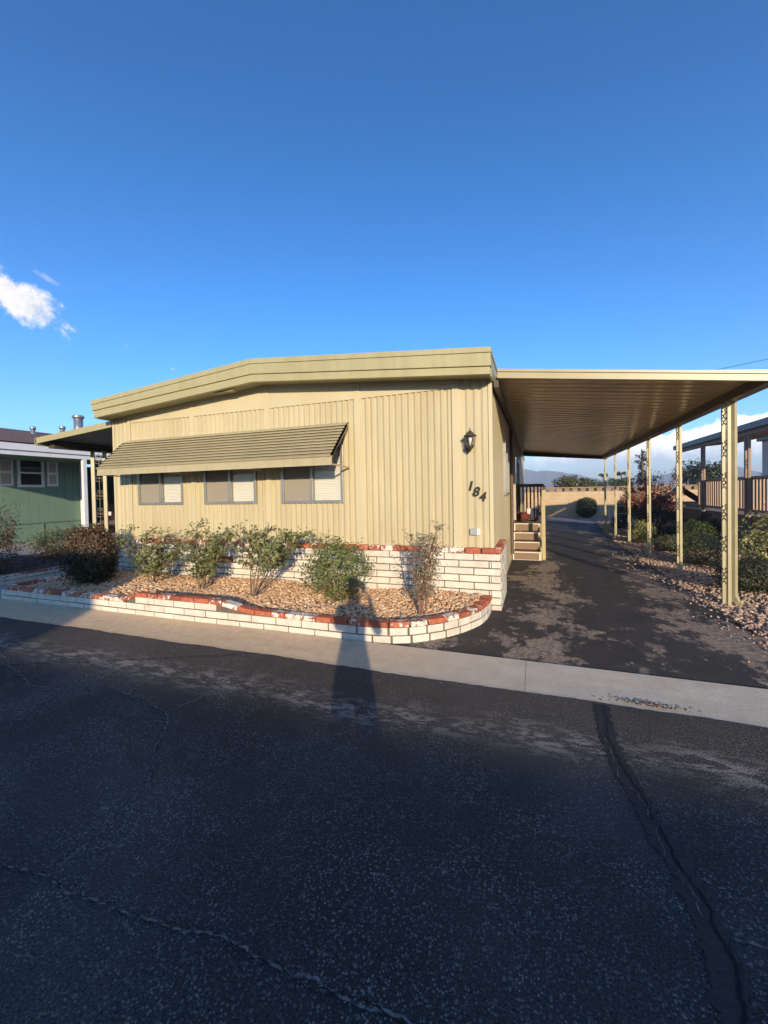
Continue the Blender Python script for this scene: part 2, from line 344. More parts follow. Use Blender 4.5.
# ------------------------------------------------------------------ world, sun, camera
SAZ,SEL=R(155.5),R(12.7)
w=bpy.data.worlds.new('World'); sc.world=w; w.use_nodes=True; nt=w.node_tree; nt.nodes.clear()
out=nt.nodes.new('ShaderNodeOutputWorld'); bg=nt.nodes.new('ShaderNodeBackground'); nt.links.new(bg.outputs[0],out.inputs[0])
sky=nt.nodes.new('ShaderNodeTexSky'); sky.sky_type='NISHITA'; sky.sun_disc=False; sky.sun_elevation=SEL; sky.sun_rotation=SAZ
sky.altitude=600; sky.air_density=1.0; sky.dust_density=.6; sky.ozone_density=3.2
hs=nd(nt,'ShaderNodeHueSaturation',Saturation=1.17,Value=1.06); nt.links.new(mixc(nt,1.0,sky.outputs[0],(.86,.98,1.19),'MULTIPLY'),hs.inputs['Color'])
tc=nt.nodes.new('ShaderNodeTexCoord'); D=tc.outputs['Generated']
xyz=nt.nodes.new('ShaderNodeSeparateXYZ'); nt.links.new(D,xyz.inputs[0])
DEG=180/PI
az=math_(nt,'MULTIPLY',math_(nt,'ARCTAN2',xyz.outputs[0],xyz.outputs[1]),DEG)
el=math_(nt,'MULTIPLY',math_(nt,'ARCSINE',xyz.outputs[2]),DEG)
n_a=noise(nt,D,9,8,.62,.3); n_b=noise(nt,D,26,7,.65,.2); n_c=noise(nt,D,5,4,.5)
n_s=nd(nt,'ShaderNodeMapping'); n_s.inputs['Scale'].default_value=(1,1,6); nt.links.new(D,n_s.inputs[0]); n_st=noise(nt,n_s.outputs[0],6,6,.6,.3)
def sub(a,b): return math_(nt,'SUBTRACT',a,b)
def mul(a,b): return math_(nt,'MULTIPLY',a,b)
def add(a,b): return math_(nt,'ADD',a,b)
def blob(a0,e0,ra,re,tilt,amp,thr=.0,soft=.5,n=None):
    da=sub(az,a0); de=add(sub(el,e0),mul(da,tilt))
    r2=add(mul(mul(da,da),1/(ra*ra)),mul(mul(de,de),1/(re*re)))
    f=add(sub(1,math_(nt,'SQRT',r2)),mul(sub(n or n_b,.5),amp))
    return math_(nt,'DIVIDE',sub(f,thr),soft,True)
c1=blob(-61.6,20.1,4.6,2.4,.32,2.1,.12,.42)
c2=blob(-47.3,15.4,.5,.3,.3,1.5,.1,.8)
c3=blob(-53.5,18.4,1.9,.5,.3,3.2,.55,1.2)
c4=blob(-59.2,22.6,1.9,.5,.35,2.2,.2,.6)
c5=blob(-52.2,17.4,.4,.2,.3,1.5,.3,1.0)
small=math_(nt,'MAXIMUM',math_(nt,'MAXIMUM',c1,mul(c2,.7)),math_(nt,'MAXIMUM',mul(math_(nt,'MAXIMUM',c3,c5),.3),mul(c4,.35)))
# cumulus bank low over the mountains
top=add(add(mul(math_(nt,'MINIMUM',math_(nt,'MAXIMUM',az,-12),30),.12),4.75),mul(sub(n_a,.5),5.0))
top=add(top,mul(sub(n_b,.5),1.6))
bank=mul(math_(nt,'DIVIDE',sub(top,el),.45,True),math_(nt,'DIVIDE',sub(el,add(2.3,mul(sub(n_c,.5),1.2))),1.1,True))
bank=mul(bank,math_(nt,'DIVIDE',sub(az,-14),18,True))
bshade=math_(nt,'DIVIDE',sub(add(el,mul(sub(n_b,.5),5)),3.0),2.6,True)
bcol=mixc(nt,bshade,(4.8,5.5,6.6),(11.5,11.0,10.2))
scol=mixc(nt,ramp(nt,n_b,[(.35,(0,0,0)),(.6,(1,1,1))]),(3.8,4.1,4.6),(6.6,6.3,5.9))
veil=mul(mul(math_(nt,'DIVIDE',sub(4.6,el),3.6,True),ramp(nt,n_st,[(.30,(.25,.25,.25)),(.62,(1,1,1))])),.62)
gain=add(1.0,mul(math_(nt,'SUBTRACT',1,math_(nt,'DIVIDE',math_(nt,'MAXIMUM',el,0),42),True),.42)); vm=nt.nodes.new('ShaderNodeVectorMath'); vm.operation='SCALE'; nt.links.new(hs.outputs[0],vm.inputs[0]); nt.links.new(gain,vm.inputs['Scale'])
c=mixc(nt,veil,vm.outputs[0],(5.0,5.9,6.9))
c=mixc(nt,mul(bank,.93),c,bcol); c=mixc(nt,mul(small,.92),c,scol)
nt.links.new(c,bg.inputs[0]); bg.inputs[1].default_value=.14

sd=bpy.data.lights.new('sun','SUN'); sd.energy=4.7; sd.angle=R(.55); sd.color=(1,.81,.58)
so=bpy.data.objects.new('sun',sd); COL.objects.link(so)
sdir=Vector((math.sin(SAZ)*math.cos(SEL),math.cos(SAZ)*math.cos(SEL),math.sin(SEL)))
so.rotation_euler=sdir.to_track_quat('Z','Y').to_euler(); so.location=(10,-20,15)

cam=bpy.data.cameras.new('camera'); co=bpy.data.objects.new('camera',cam); COL.objects.link(co)
r_=Vector((0.9374,0.3478,-0.0194)); F_=Vector((-0.3479,0.9373,-0.0189)); r_.normalize(); F_=(F_-r_*F_.dot(r_)).normalized(); d_=F_.cross(r_)
u_=r_.cross(F_)
co.matrix_world=Matrix(((r_.x,u_.x,-F_.x,0),(r_.y,u_.y,-F_.y,0),(r_.z,u_.z,-F_.z,1.6),(0,0,0,1)))
cam.sensor_fit='VERTICAL'; cam.sensor_height=36; cam.lens=408.67/1024*36; cam.shift_y=-12.14/1024; cam.clip_start=.05; cam.clip_end=30000
sc.camera=co
sc.view_settings.view_transform='Standard'; sc.view_settings.look='None'; sc.view_settings.exposure=.42; sc.view_settings.gamma=1
sc.render.resolution_x=768; sc.render.resolution_y=1024

# ------------------------------------------------------------------ ground, road, driveway
def sheet(name,poly,z,mat,div=None):
    mb=MB(); mb.add([(x,y,z) for x,y in poly],[tuple(range(len(poly)))]); return struct(mb.build(name,mat))
gm=smat('desert_ground',(.34,.27,.20),(.26,.21,.16),.05,.95)
sheet('ground',[(-4850,-290),(4850,-290),(4850,4650),(-4850,4650)],-.06,gm)
sheet('yard_ground',[(-40,3.7),(40,3.7),(40,26),(-40,26)],-.03,'gravel')
road=MB()
xs=np.linspace(-60,60,61)
xs=np.concatenate([np.linspace(-60,-12,13),np.arange(-11.95,7,.05),np.linspace(7.2,60,13)]); k_=len(xs)
road.add([(x,y,0) for x in xs for y in (-6.5,3.375+(random.uniform(-.008,.008)+.006*math.sin(x*7)+.008*math.sin(x*2.3+1) if y_ else 0)) for y_ in (1,)] if False else [(x,(-6.5 if not j else 3.375+random.uniform(-.007,.007)+.006*math.sin(x*7)+.008*math.sin(x*2.3+1)),0) for x in xs for j in (0,1)],[(2*i,2*i+2,2*i+3,2*i+1) for i in range(k_-1)])
road=struct(road.build('street',"road"))
def gutter_prof(y0,y1,name,flip=False):
    mb=MB(); pr=[(0,-.05),(0,-.004),(.10,-.003),(.30,.008),(.56,.03),(.56,-.05)]
    xs=[-60]+list(np.arange(-21.1,20,3.0))+[60]
    for a,b in zip(xs[:-1],xs[1:]):
        mb.prism([((y0+t*(y1-y0)/.56),z) for t,z in pr],0,a+.0015,b-.0015)
    return struct(mb.build(name,'gutter'))
gutter_prof(3.33,3.93,'concrete_gutter'); gutter_prof(-6.5,-7.1,'far_concrete_gutter')
dv=[(-1.9,3.93),(3.1,3.93),(2.6,4.4),(2.3,5.0),(2.2,5.7),(2.17,6.6),(2.22,7.5),(2.15,9),(2.2,11),(2.22,13),(2.15,15),(2.25,17),(2.42,18.7),(2.5,20.2),(1.6,21.2),(.2,21.8),(-.6,21.9),(-.6,5.4),(-1.9,5.4)]
dd=[]
for i,(x,y) in enumerate(dv):
    x2,y2=dv[(i+1)%len(dv)]
    for t in np.linspace(0,1,8,endpoint=False):
        xx=x+(x2-x)*t; yy=y+(y2-y)*t
        if xx>2.0: xx+=random.uniform(-.035,.035)
        dd.append((xx,yy))
sheet('driveway',dd,.012,'drive')
sheet('concrete_path',[(-9.3,3.93),(-7.9,3.93),(-7.9,14),(-9.3,14)],.006,'concrete')
sheet('neighbour_slab',[(-17.7,3.93),(-12.6,3.93),(-12.6,20),(-17.7,20)],.0,'concrete')
sheet('far_pavement',[(-60,-11),(60,-11),(60,-7.1),(-60,-7.1)],-.005,'concrete')

def ribbon(name,pts,w0,w1,z,mat,sub_=6,jit=.012,parent=None):
    P=[]
    for (a,b) in zip(pts[:-1],pts[1:]):
        L=math.hypot(b[0]-a[0],b[1]-a[1]); n=max(2,int(L/.016))
        for t in np.linspace(0,1,n,endpoint=False): P.append((a[0]+(b[0]-a[0])*t,a[1]+(b[1]-a[1])*t))
    P.append(pts[-1]); vs=[];fs=[]; k=len(P)
    off=0
    for i,p in enumerate(P):
        q=P[min(i+1,k-1)]; o=P[max(i-1,0)]; dx,dy=q[0]-o[0],q[1]-o[1]; l=math.hypot(dx,dy) or 1; nx,ny=-dy/l,dx/l
        off=off*.8+random.uniform(-jit,jit)*.75; ww=random.uniform(w0,w1)/2; ww2=random.uniform(w0,w1)/2
        vs+=[(p[0]+nx*(off+ww),p[1]+ny*(off+ww),z),(p[0]+nx*(off-ww2),p[1]+ny*(off-ww2),z)]
        if i: fs.append((2*i-2,2*i-1,2*i+1,2*i))
    mb=MB(); mb.add(vs,fs); return mb.build(name,mat,parent)
tarp=[(.43,3.34),(.41,2.89),(.45,2.56),(.5,2.25),(.55,1.99),(.57,1.79),(.57,1.63),(.55,1.49),(.53,1.2),(.5,.6),(.47,-.4)]
ribbon('tar_seam',tarp,.07,.13,.004,'tar',parent=road,jit=.006)
ribbon('crack',[(x+.015,y) for x,y in tarp],.002,.020,.0065,'crackdark',parent=road,jit=.012)
ribbon('crack',[(x-.01,y) for x,y in tarp[1:6]],.001,.007,.008,'crackpale',parent=road,jit=.02)
C2=[(-3.2,1.0),(-2.29,1.05),(-2.06,1.08),(-1.98,1.1),(-1.86,1.08),(-1.59,1.09),(-1.48,1.09),(-1.26,1.13),(-1.13,1.16),(-.96,1.14),(-.71,1.13),(-.55,1.14),(-.41,1.14),(-.2,1.13),(.5,1.2)]
C3=[(-3.9,2.5),(-3.55,2.42),(-3.3,2.37),(-3.13,2.33),(-2.8,2.28),(-2.59,2.23),(-2.47,2.14),(-2.38,2.01),(-2.06,1.67),(-1.97,1.37),(-1.97,1.25),(-1.97,1.14)]
C3b=[(-2.59,2.23),(-2.55,2.33),(-2.47,2.6),(-2.28,2.74),(-2.26,3.06),(-2.16,3.25)]
for c in (C2,C3,C3b,[(-5.4,2.6),(-4.6,2.35),(-4.1,2.2),(-3.6,2.25),(-3.33,2.27)],[(-3.1,2.33),(-3.2,2.5),(-3.15,2.62)],[(.6,1.75),(.75,1.72),(1.1,1.78)]):
    a=ribbon('crack',c,.005,.016,.0035,'crackpale',parent=road,jit=.012)
for c in (C2,C3):
    st=random.getstate(); ribbon('crack',[(x,y-.005) for x,y in c],.001,.006,.006,'crackdark',parent=road,jit=.012)
ribbon('crack',[(-6.5,1.9),(-5.0,2.3),(-4.0,2.75),(-3.0,3.2),(-2.7,3.36)],.006,.014,.0035,'crackdark',parent=road,jit=.01)

# ------------------------------------------------------------------ stones
ico_v=[];t_=(1+5**.5)/2
for a,b in ((-1,t_),(1,t_),(-1,-t_),(1,-t_)): ico_v.append((a,b,0))
for a,b in ((-1,t_),(1,t_),(-1,-t_),(1,-t_)): ico_v.append((0,a,b))
for a,b in ((t_,-1),(t_,1),(-t_,-1),(-t_,1)): ico_v.append((a,0,b))
ico_v=np.array(ico_v)/1.902
ico_f=np.array([(0,11,5),(0,5,1),(0,1,7),(0,7,10),(0,10,11),(1,5,9),(5,11,4),(11,10,2),(10,7,6),(7,1,8),(3,9,4),(3,4,2),(3,2,6),(3,6,8),(3,8,9),(4,9,5),(2,4,11),(6,2,10),(8,6,7),(9,8,1)])
def fast_obj(name,v,f,mat,parent=None,smooth=False):
    me=bpy.data.meshes.new(name); v=np.asarray(v,dtype=np.float32)
    if parent is not None: v=v-np.array(wloc(parent),dtype=np.float32)
    f=np.asarray(f,dtype=np.int32); k=f.shape[1]
    me.vertices.add(len(v)); me.vertices.foreach_set('co',v.ravel()); me.loops.add(f.size); me.loops.foreach_set('vertex_index',f.ravel())
    me.polygons.add(len(f)); me.polygons.foreach_set('loop_start',np.arange(0,f.size,k,dtype=np.int32)); me.polygons.foreach_set('loop_total',np.full(len(f),k,dtype=np.int32))
    if smooth: me.polygons.foreach_set('use_smooth',np.ones(len(f),dtype=bool))
    me.materials.append(M[mat] if isinstance(mat,str) else mat); me.update(); me.validate()
    o=bpy.data.objects.new(name,me); COL.objects.link(o)
    if parent is not None: o.parent=parent
    return o
def stone_mesh(P,size,name,mat,flat=.65):
    n=len(P); V=np.repeat(ico_v[None],n,0)*rng.uniform(.72,1.25,(n,12,1))
    S=size*rng.lognormal(0,.28,(n,1,1))*np.stack([rng.uniform(.8,1.35,n),rng.uniform(.7,1.1,n),rng.uniform(.5,.85,n)*flat/.65],1)[:,None]
    V=V*S; a=rng.uniform(0,2*PI,n); b=rng.uniform(-.5,.5,n); ca,sa,cb,sb=np.cos(a),np.sin(a),np.cos(b),np.sin(b)
    x=V[...,0]; y=V[...,1]; z=V[...,2]
    x,z=x*cb[:,None]-z*sb[:,None],x*sb[:,None]+z*cb[:,None]; x,y=x*ca[:,None]-y*sa[:,None],x*sa[:,None]+y*ca[:,None]
    V=np.stack([x,y,z],-1)+P[:,None]; F=ico_f[None]+(np.arange(n)*12)[:,None,None]
    return fast_obj(name,V.reshape(-1,3),F.reshape(-1,3),mat)

def leafobj_simple(P):
    n=len(P); a=rng.uniform(0,6.28,n); s_=rng.uniform(.008,.018,n); t=np.stack([np.cos(a),np.sin(a),rng.normal(0,.3,n)],1)*s_[:,None]; b_=np.stack([-np.sin(a),np.cos(a),rng.normal(0,.3,n)],1)*s_[:,None]*.5
    V=np.stack([P-t,P+b_,P+t,P-b_],1).reshape(-1,3); k=np.arange(n)*4; F=np.stack([np.stack([k,k+1,k+2],1),np.stack([k,k+2,k+3],1)],1).reshape(-1,3); return fast_obj('fallen_leaves',V,F,'litter')
# ------------------------------------------------------------------ brick walls
def brick_run(path,z0,nc,ch,bl,th,name_parent,ztopf=None,redset=(),closed=False,gap=.013,seed=0,curve_x=99):
    bl0=bl
    """bricks (boxes) laid along a polyline; returns (white, red, mortar) MBs"""
    rd=random.Random(seed); W=MB();Rd=MB();Mo=MB()
    P=[np.array(p,float) for p in path]; seg=[np.linalg.norm(b-a) for a,b in zip(P[:-1],P[1:])]; cum=[0]
    for s_ in seg: cum.append(cum[-1]+s_)
    def at(t):
        t=min(max(t,0),cum[-1]-1e-6)
        for i in range(len(seg)):
            if t<=cum[i+1]: 
                d=(P[i+1]-P[i])/seg[i]; return P[i]+d*(t-cum[i]),d
    L=cum[-1]; sharp=[]
    for i in range(1,len(seg)):
        u_=(P[i]-P[i-1])/seg[i-1]; v_=(P[i+1]-P[i])/seg[i]
        if u_@v_<.8: sharp.append(cum[i])
    def atl(t): return at(min(max(t,0),L-1e-4))[0]
    for c in range(nc):
        a=0; half=bool(c%2)
        while a<L-.03:
            bl=bl0 if atl(a)[0]<curve_x else .20
            b=min(a+(bl*.5 if half else bl),L); half=False
            sv=[c_ for c_ in sharp if a+.02<c_<b+.05]
            if sv: b=sv[0]; half=not (c%2)
            ea=(th/2 if (c%2) else -th/2) if any(abs(b-c_)<.02 for c_ in sharp) else 0
            eb=(th/2 if not (c%2) else -th/2) if any(abs(a-c_)<.02 for c_ in sharp) else 0
            (p,_),(q,_)=at(a+1e-4),at(b-1e-4); mid,_=at((a+b)/2); zt=z0+(c+1)*ch
            if zt<=ztopf(mid)+.02 if ztopf else True:
                d=q-p; l=np.linalg.norm(d); d=d/l; q=q+d*ea; p=p-d*eb; l=np.linalg.norm(q-p); nrm=np.array([-d[1],d[0]]); ctr=(p+q)/2
                isred=any(c==rc and abs(mid[0]-rx)<rw for rc,rx,rw in redset)
                jj=rd.uniform(-.002,.002)
                (Rd if isred else W).obox((ctr[0]+nrm[0]*jj,ctr[1]+nrm[1]*jj,z0+(c+.5)*ch+rd.uniform(-.0015,.0015)),(d[0],d[1],0),(nrm[0],nrm[1],0),(0,0,1),l/2-gap/2,th/2,ch/2-gap/2)
            a=b
    step=.05; n=max(1,int(L/step))
    for i in range(n):
        p,_=at(i*L/n); q,_=at((i+1)*L/n); d=q-p; l=np.linalg.norm(d); d=d/l; nrm=np.array([-d[1],d[0]]); ctr=(p+q)/2
        h=nc*ch if ztopf is None else max(ch*2,min(nc*ch,ztopf(ctr)-z0))
        Mo.obox((ctr[0],ctr[1],z0+h/2-.002),(d[0],d[1],0),(nrm[0],nrm[1],0),(0,0,1),l/2+.004,th/2-.013,h/2-.003)
    return W,Rd,Mo,at,L
def cap_run(at,L,zf,bl,h,wd,seed=0,over=.012):
    rd=random.Random(seed); C=MB(); t=0
    while t<L-.04:
        b=min(t+bl*rd.uniform(.85,1.1),L)
        p,_=at(t);q,_=at(b); z1,z2=zf(p),zf(q); d=np.array([q[0]-p[0],q[1]-p[1],z2-z1]); l=np.linalg.norm(d); d/=l
        nrm=np.cross([0,0,1],d); nrm/=np.linalg.norm(nrm); up=np.cross(d,nrm)
        ctr=np.array([(p[0]+q[0])/2,(p[1]+q[1])/2,(z1+z2)/2+h/2])+nrm*rd.uniform(-.006,.006)
        C.obox(ctr,d,nrm,up,l/2-.004,wd/2,h/2,tap=.94)
        t=b
    return C

# planter
arc=[]
for p in [(-7.93,5.62),(-7.93,3.98)]: arc.append(p)
line=[(-7.0,3.985),(-6,3.99),(-5,3.98),(-4,3.98),(-3,4.0),(-2.3,4.0),(-1.75,4.0),(-1.5,4.03),(-1.25,4.13),(-1.0,4.33),(-.8,4.6),(-.67,4.88),(-.62,5.15),(-.61,5.44)]
arc+=line
def ptop(p):
    x,y=p[0],p[1]
    if x<-5.2 or x>-3.05: return .18
    if x<-3.75: return .27
    s=(x+3.75)/.7; return .27-.09*(s*s*(3-2*s))
pl=thing('brick_planter','low white brick planter wall with worn red cap, curved at its right end','planter',(-4,4,0))
Wb,Rb,Mo,at,L=brick_run(arc,0,3,.09,.34,.10,pl,ptop,seed=3,curve_x=-1.65)
Wb.build('wall','brick',pl,bevel=.004); Mo.build('mortar','mortar',pl)
cap_run(at,L,ptop,.22,.055,.125,seed=5).build('cap','cap',pl,bevel=.008)

def in_poly(x,y,poly):
    ins=np.zeros(len(x),bool); j=len(poly)-1
    for i in range(len(poly)):
        xi,yi=poly[i];xj,yj=poly[j]
        c=((yi>y)!=(yj>y))&(x<(xj-xi)*(y-yi)/((yj-yi) or 1e-9)+xi); ins^=c; j=i
    return ins
bedpoly=[(-7.86,5.5),(-7.86,4.04)]+[(x,y+.06) for x,y in line[:8]]+[(-1.28,4.2),(-1.05,4.4),(-.87,4.64),(-.74,4.9),(-.69,5.15),(-.68,5.5)]
def bedz(x,y): 
    return .165+.05*np.clip((y-4.05)/1.2,0,1)+.018*np.sin(x*2.1+y*3)+.012*np.sin(x*5.3-y*4)
def bed(name,poly,zf,n,size,mat,soilmat,label,res=.08):
    xs=[p[0] for p in poly];ys=[p[1] for p in poly]
    X=np.arange(min(xs),max(xs)+res,res);Y=np.arange(min(ys),max(ys)+res,res)
    v=[];f=[];nx=len(X);ny=len(Y)
    gx,gy=np.meshgrid(X,Y,indexing='ij'); gz=zf(gx,gy)-size*.5
    cen=in_poly((gx[:-1,:-1]+res/2).ravel(),(gy[:-1,:-1]+res/2).ravel(),poly).reshape(nx-1,ny-1)
    for i in range(nx-1):
        for j in range(ny-1):
            if cen[i,j]: f.append((i*ny+j,(i+1)*ny+j,(i+1)*ny+j+1,i*ny+j+1))
    so_=fast_obj(name.replace('rock','soil').replace('gravel','soil'),np.stack([gx,gy,gz],-1).reshape(-1,3),np.array(f),soilmat); so_['kind']='structure'
    px_=rng.uniform(min(xs),max(xs),n*4);py_=rng.uniform(min(ys),max(ys),n*4); k=in_poly(px_,py_,poly); px_,py_=px_[k][:n],py_[k][:n]
    P=np.stack([px_,py_,zf(px_,py_)+rng.uniform(-.3,.35,len(px_))*size],1)
    o=stone_mesh(P,size,name,mat); tag(o,label,'gravel',kind='stuff'); return o
bed('planter_rock',bedpoly,bedz,13500,.019,'stone','soil','tan and rust landscape rock filling the white brick planter')
strip=[(3.4,3.95),(4.58,3.95),(4.58,26),(2.5,26),(2.35,18.7),(2.15,15),(2.15,9),(2.12,6.6),(2.18,5.4),(2.7,4.4)]
def sz(x,y): return .015+.03*np.clip((x-2.2)/.6,0,1)+.012*np.sin(x*4+y*2)
strip_near=[(3.4,3.95),(4.58,3.95),(4.58,14),(2.15,14),(2.15,9),(2.12,6.6),(2.18,5.4),(2.7,4.4)]
bed('strip_rock',strip_near,sz,15000,.020,'stone2','soil','pinkish tan landscape rock in the strip under the carport posts')
strip_far=[(2.2,14),(4.58,14),(4.58,21),(2.55,21)]
bed('strip_gravel',strip_far,sz,4500,.028,'stone2','soil','pinkish gravel at the far end of the strip of bushes',res=.2)
lb=[(-12.6,3.98),(-9.42,3.98),(-9.42,6.1),(-9.6,8.2),(-12.6,8.2)]
bed('lava_rock',lb,lambda x,y:.10+.03*np.sin(x*2+y)+.0*x,7000,.026,'stone3','soil3','reddish brown rock in the planting bed left of the concrete path')
# stray stones at driveway edge
n=420; x=rng.uniform(1.75,2.35,n); y=rng.uniform(4.2,12,n); P=np.stack([2.25-np.abs(rng.normal(0,.18,n)),y,np.full(n,.02)],1)
tag(stone_mesh(P,.013,'stray_gravel','stone2'),'loose pinkish stones scattered along the driveway edge','gravel',kind='stuff')
# litter in gutter
n=150; P=np.stack([rng.normal(.75,.12,n),3.40+np.abs(rng.normal(0,.03,n)),np.full(n,.018)],1)
P2=np.stack([rng.normal(-.1,.15,60),3.40+np.abs(rng.normal(0,.015,60)),np.full(60,.018)],1)
tag(stone_mesh(P,.006,'leaf_litter','litter',.3),'dry brown leaf litter gathered in the concrete gutter','debris',kind='stuff')

n=500; P=np.stack([rng.uniform(-7.6,-.9,n),4.15+np.abs(rng.normal(0,.5,n)),np.zeros(n)],1); P=P[in_poly(P[:,0],P[:,1],bedpoly)]; P[:,2]=bedz(P[:,0],P[:,1])+.012
tag(leafobj_simple(P),'fallen dry leaves lying on the rock in the brick planter','debris',kind='stuff')
# neighbour kerb bed wall (left of path)
kb=thing('brick_kerb','low two course white brick kerb left of the concrete path','kerb',(-9.3,4.5,0))
W2,R2,Mo2,at2,L2=brick_run([(-12.6,3.98),(-9.36,3.98),(-9.36,6.15)],0,2,.075,.34,.10,kb,seed=8)
W2.build('wall','brick',kb,bevel=.004); Mo2.build('mortar','mortar',kb); cap_run(at2,L2,lambda p:.15,.22,.03,.11,seed=9).build('cap','cap',kb,bevel=.006)

# ------------------------------------------------------------------ MOBILE HOME
H=thing('mobile_home','beige single storey mobile home with corrugated siding, olive fascia and number 184','house',(-4.07,5.6,0))
XL,XR,YF,YB=-7.6,-.54,5.6,22.0
def roof_z(x): return (3.095 if x<-4.07 else 3.065)+((.27 if x<-4.07 else .30)*(1-abs(x+4.07)/3.53))   # soffit line at the wall
def corr(x0,x1,z0,ztop,holes=(),axis='x',c0=YF,depth=.013,pitch=.092,sgn=-1):
    """corrugated sheet; profile points along x0..x1"""
    mb=MB(); pts=[]; x=x0
    prof=[(0,0),(.18,0),(.48,1),(.80,1),(.90,0)]
    while x<x1-1e-4:
        for u,d in prof:
            xx=x+u*pitch
            if xx<x1: pts.append((xx,d*depth))
        x+=pitch
    pts.append((x1,0))
    xs_=sorted(set([round(p[0],4) for p in pts]+[h[k] for h in holes for k in (0,1)]))
    px0=[p[0] for p in pts];pd=[p[1] for p in pts]
    pts=[(x,float(np.interp(x,px0,pd))) for x in xs_]
    def V(x,d,z): return (x,c0+sgn*d,z) if axis=='x' else (c0-sgn*d,x,z)
    for (a,da),(b,db) in zip(pts[:-1],pts[1:]):
        m_=(a+b)/2; zs=[(z0,None)]
        h=[h for h in holes if h[0]-1e-4<m_<h[1]+1e-4]
        rng_=[(z0,z0,ztop(a),ztop(b))] if not h else [(z0,z0,h[0][2],h[0][2]),(h[0][3],h[0][3],ztop(a),ztop(b))]
        for (za,zb,zc,zd) in rng_:
            mb.add([V(a,da,za),V(b,db,zb),V(b,db,zd),V(a,da,zc)],[(0,1,2,3)])
    return mb
WZ0,WZ1=1.46,2.34
wins=[(-6.96,-5.89),(-5.39,-4.32),(-3.81,-2.73)]
holes=[(a,b,WZ0,WZ1) for a,b in wins]
bat=[-7.16,-5.64,-4.07,-2.47,-1.01]
edges=[XL]+bat+[XR]
wallm=MB()
for a,b in zip(edges[:-1],edges[1:]):
    hh=[h for h in holes if h[0]>a-.01 and h[1]<b+.01]
    pm=corr(a,b,.70,roof_z,hh,pitch=.105 if a in (XL,-1.01) else .094,depth=.014 if a in(XL,-1.01) else .018); wallm.add(pm.v,pm.f)
wallm.build('wall','siding',H)
# side walls, back wall
sw=corr(YF,YB,.55,lambda y:3.0,axis='y',c0=XR,depth=.009,pitch=.11); sw.build('side_wall','siding',H)
sk=MB(); sk.box(XR-.02,XR+.012,6.6,YB,0,.60); sk.build('skirting','trim',H)
sw=corr(YF,YB,.0,lambda y:3.0,axis='y',c0=XL,depth=.01,pitch=.11,sgn=1); sw.build('side_wall','siding',H)
bw=MB(); bw.box(XL,XR,YB,YB+.02,0,3.3); bw.build('back_wall','siding',H)
# trims
for i,x in enumerate(bat):
    wd=.055 if i in (0,) else (.09 if i!=4 else .10)
    t=MB(); t.box(x-wd/2,x+wd/2,YF-.036,YF,.70,roof_z(x)-.005); t.build('batten','trim',H,bevel=.004)
t=MB(); t.box(XR-.035,XR+.015,YF-.022,YF+.03,.70,3.06); t.build('corner_trim','trim',H)
t=MB(); t.box(XL-.015,XL+.035,YF-.022,YF+.03,.0,3.09); t.build('corner_trim','trim',H)
for a,b in zip(edges[:-1],edges[1:]):
    if a in (XL,-1.01): continue
    aa,bb=a+.045,b-.045; t=MB(); z1a,z1b=roof_z(aa)+.01,roof_z(bb)+.01
    za=2.99; zb=2.99
    if a==-2.47: zb=3.00
    t.add([(aa,YF-.026,za),(bb,YF-.026,zb),(bb,YF-.026,z1b),(aa,YF-.026,z1a),(aa,YF-.0,za),(bb,YF-.0,zb)],[(0,1,2,3),(0,1,5,4)]); t.build('header_board','trim',H)
sc_m=MB()
for x in bat[1:]:
    for k in range(9):
        z=.82+k*.26
        if z<roof_z(x)-.1: sc_m.lathe((x,YF-.038,z),[(0,-.004),(.005,-.004),(.005,.004),(0,.004)],6)
# windows
for a,b in wins:
    fr=MB(); w_=.035; y0,y1=YF-.035,YF+.03
    fr.box(a-.012,a+w_,y0,y1,WZ0-.012,WZ1); fr.box(b-w_,b+.012,y0,y1,WZ0-.012,WZ1); fr.box(a+w_,b-w_,y0,y1,WZ0-.012,WZ0+w_); fr.box(a+w_,b-w_,y0,y1,WZ1-w_,WZ1)
    mid=(a+b)/2+ .0
    fr.box(mid-.022,mid+.022,y0,y1,WZ0+w_,WZ1-w_)
    f=fr.build('window','alu',H,bevel=.003)
    s_=MB(); s_.box(a+w_,mid-.022,YF-.004,YF+.0,WZ0+w_,WZ1-w_); s_.build('insect_screen','screen',f)
    bl=MB(); z=WZ0+.02
    while z<WZ1-.02:
        bl.obox(((mid+b)/2,YF+.045,z),(1,0,0),(0,.60,.8),(0,-.8,.60),(b-mid)/2-.02,.016,.0012); z+=.026
    bl.build('blind','blind',f)
    bk=MB(); bk.box(a+.01,b-.01,YF+.065,YF+.07,WZ0,WZ1); bk.build('lining','blind',f)
    g=MB(); g.add([(mid+.022,YF+.004,WZ0+w_),(b-w_,YF+.004,WZ0+w_),(b-w_,YF+.004,WZ1-w_),(mid+.022,YF+.004,WZ1-w_)],[(0,1,2,3)]); g.build('pane','glass',f)
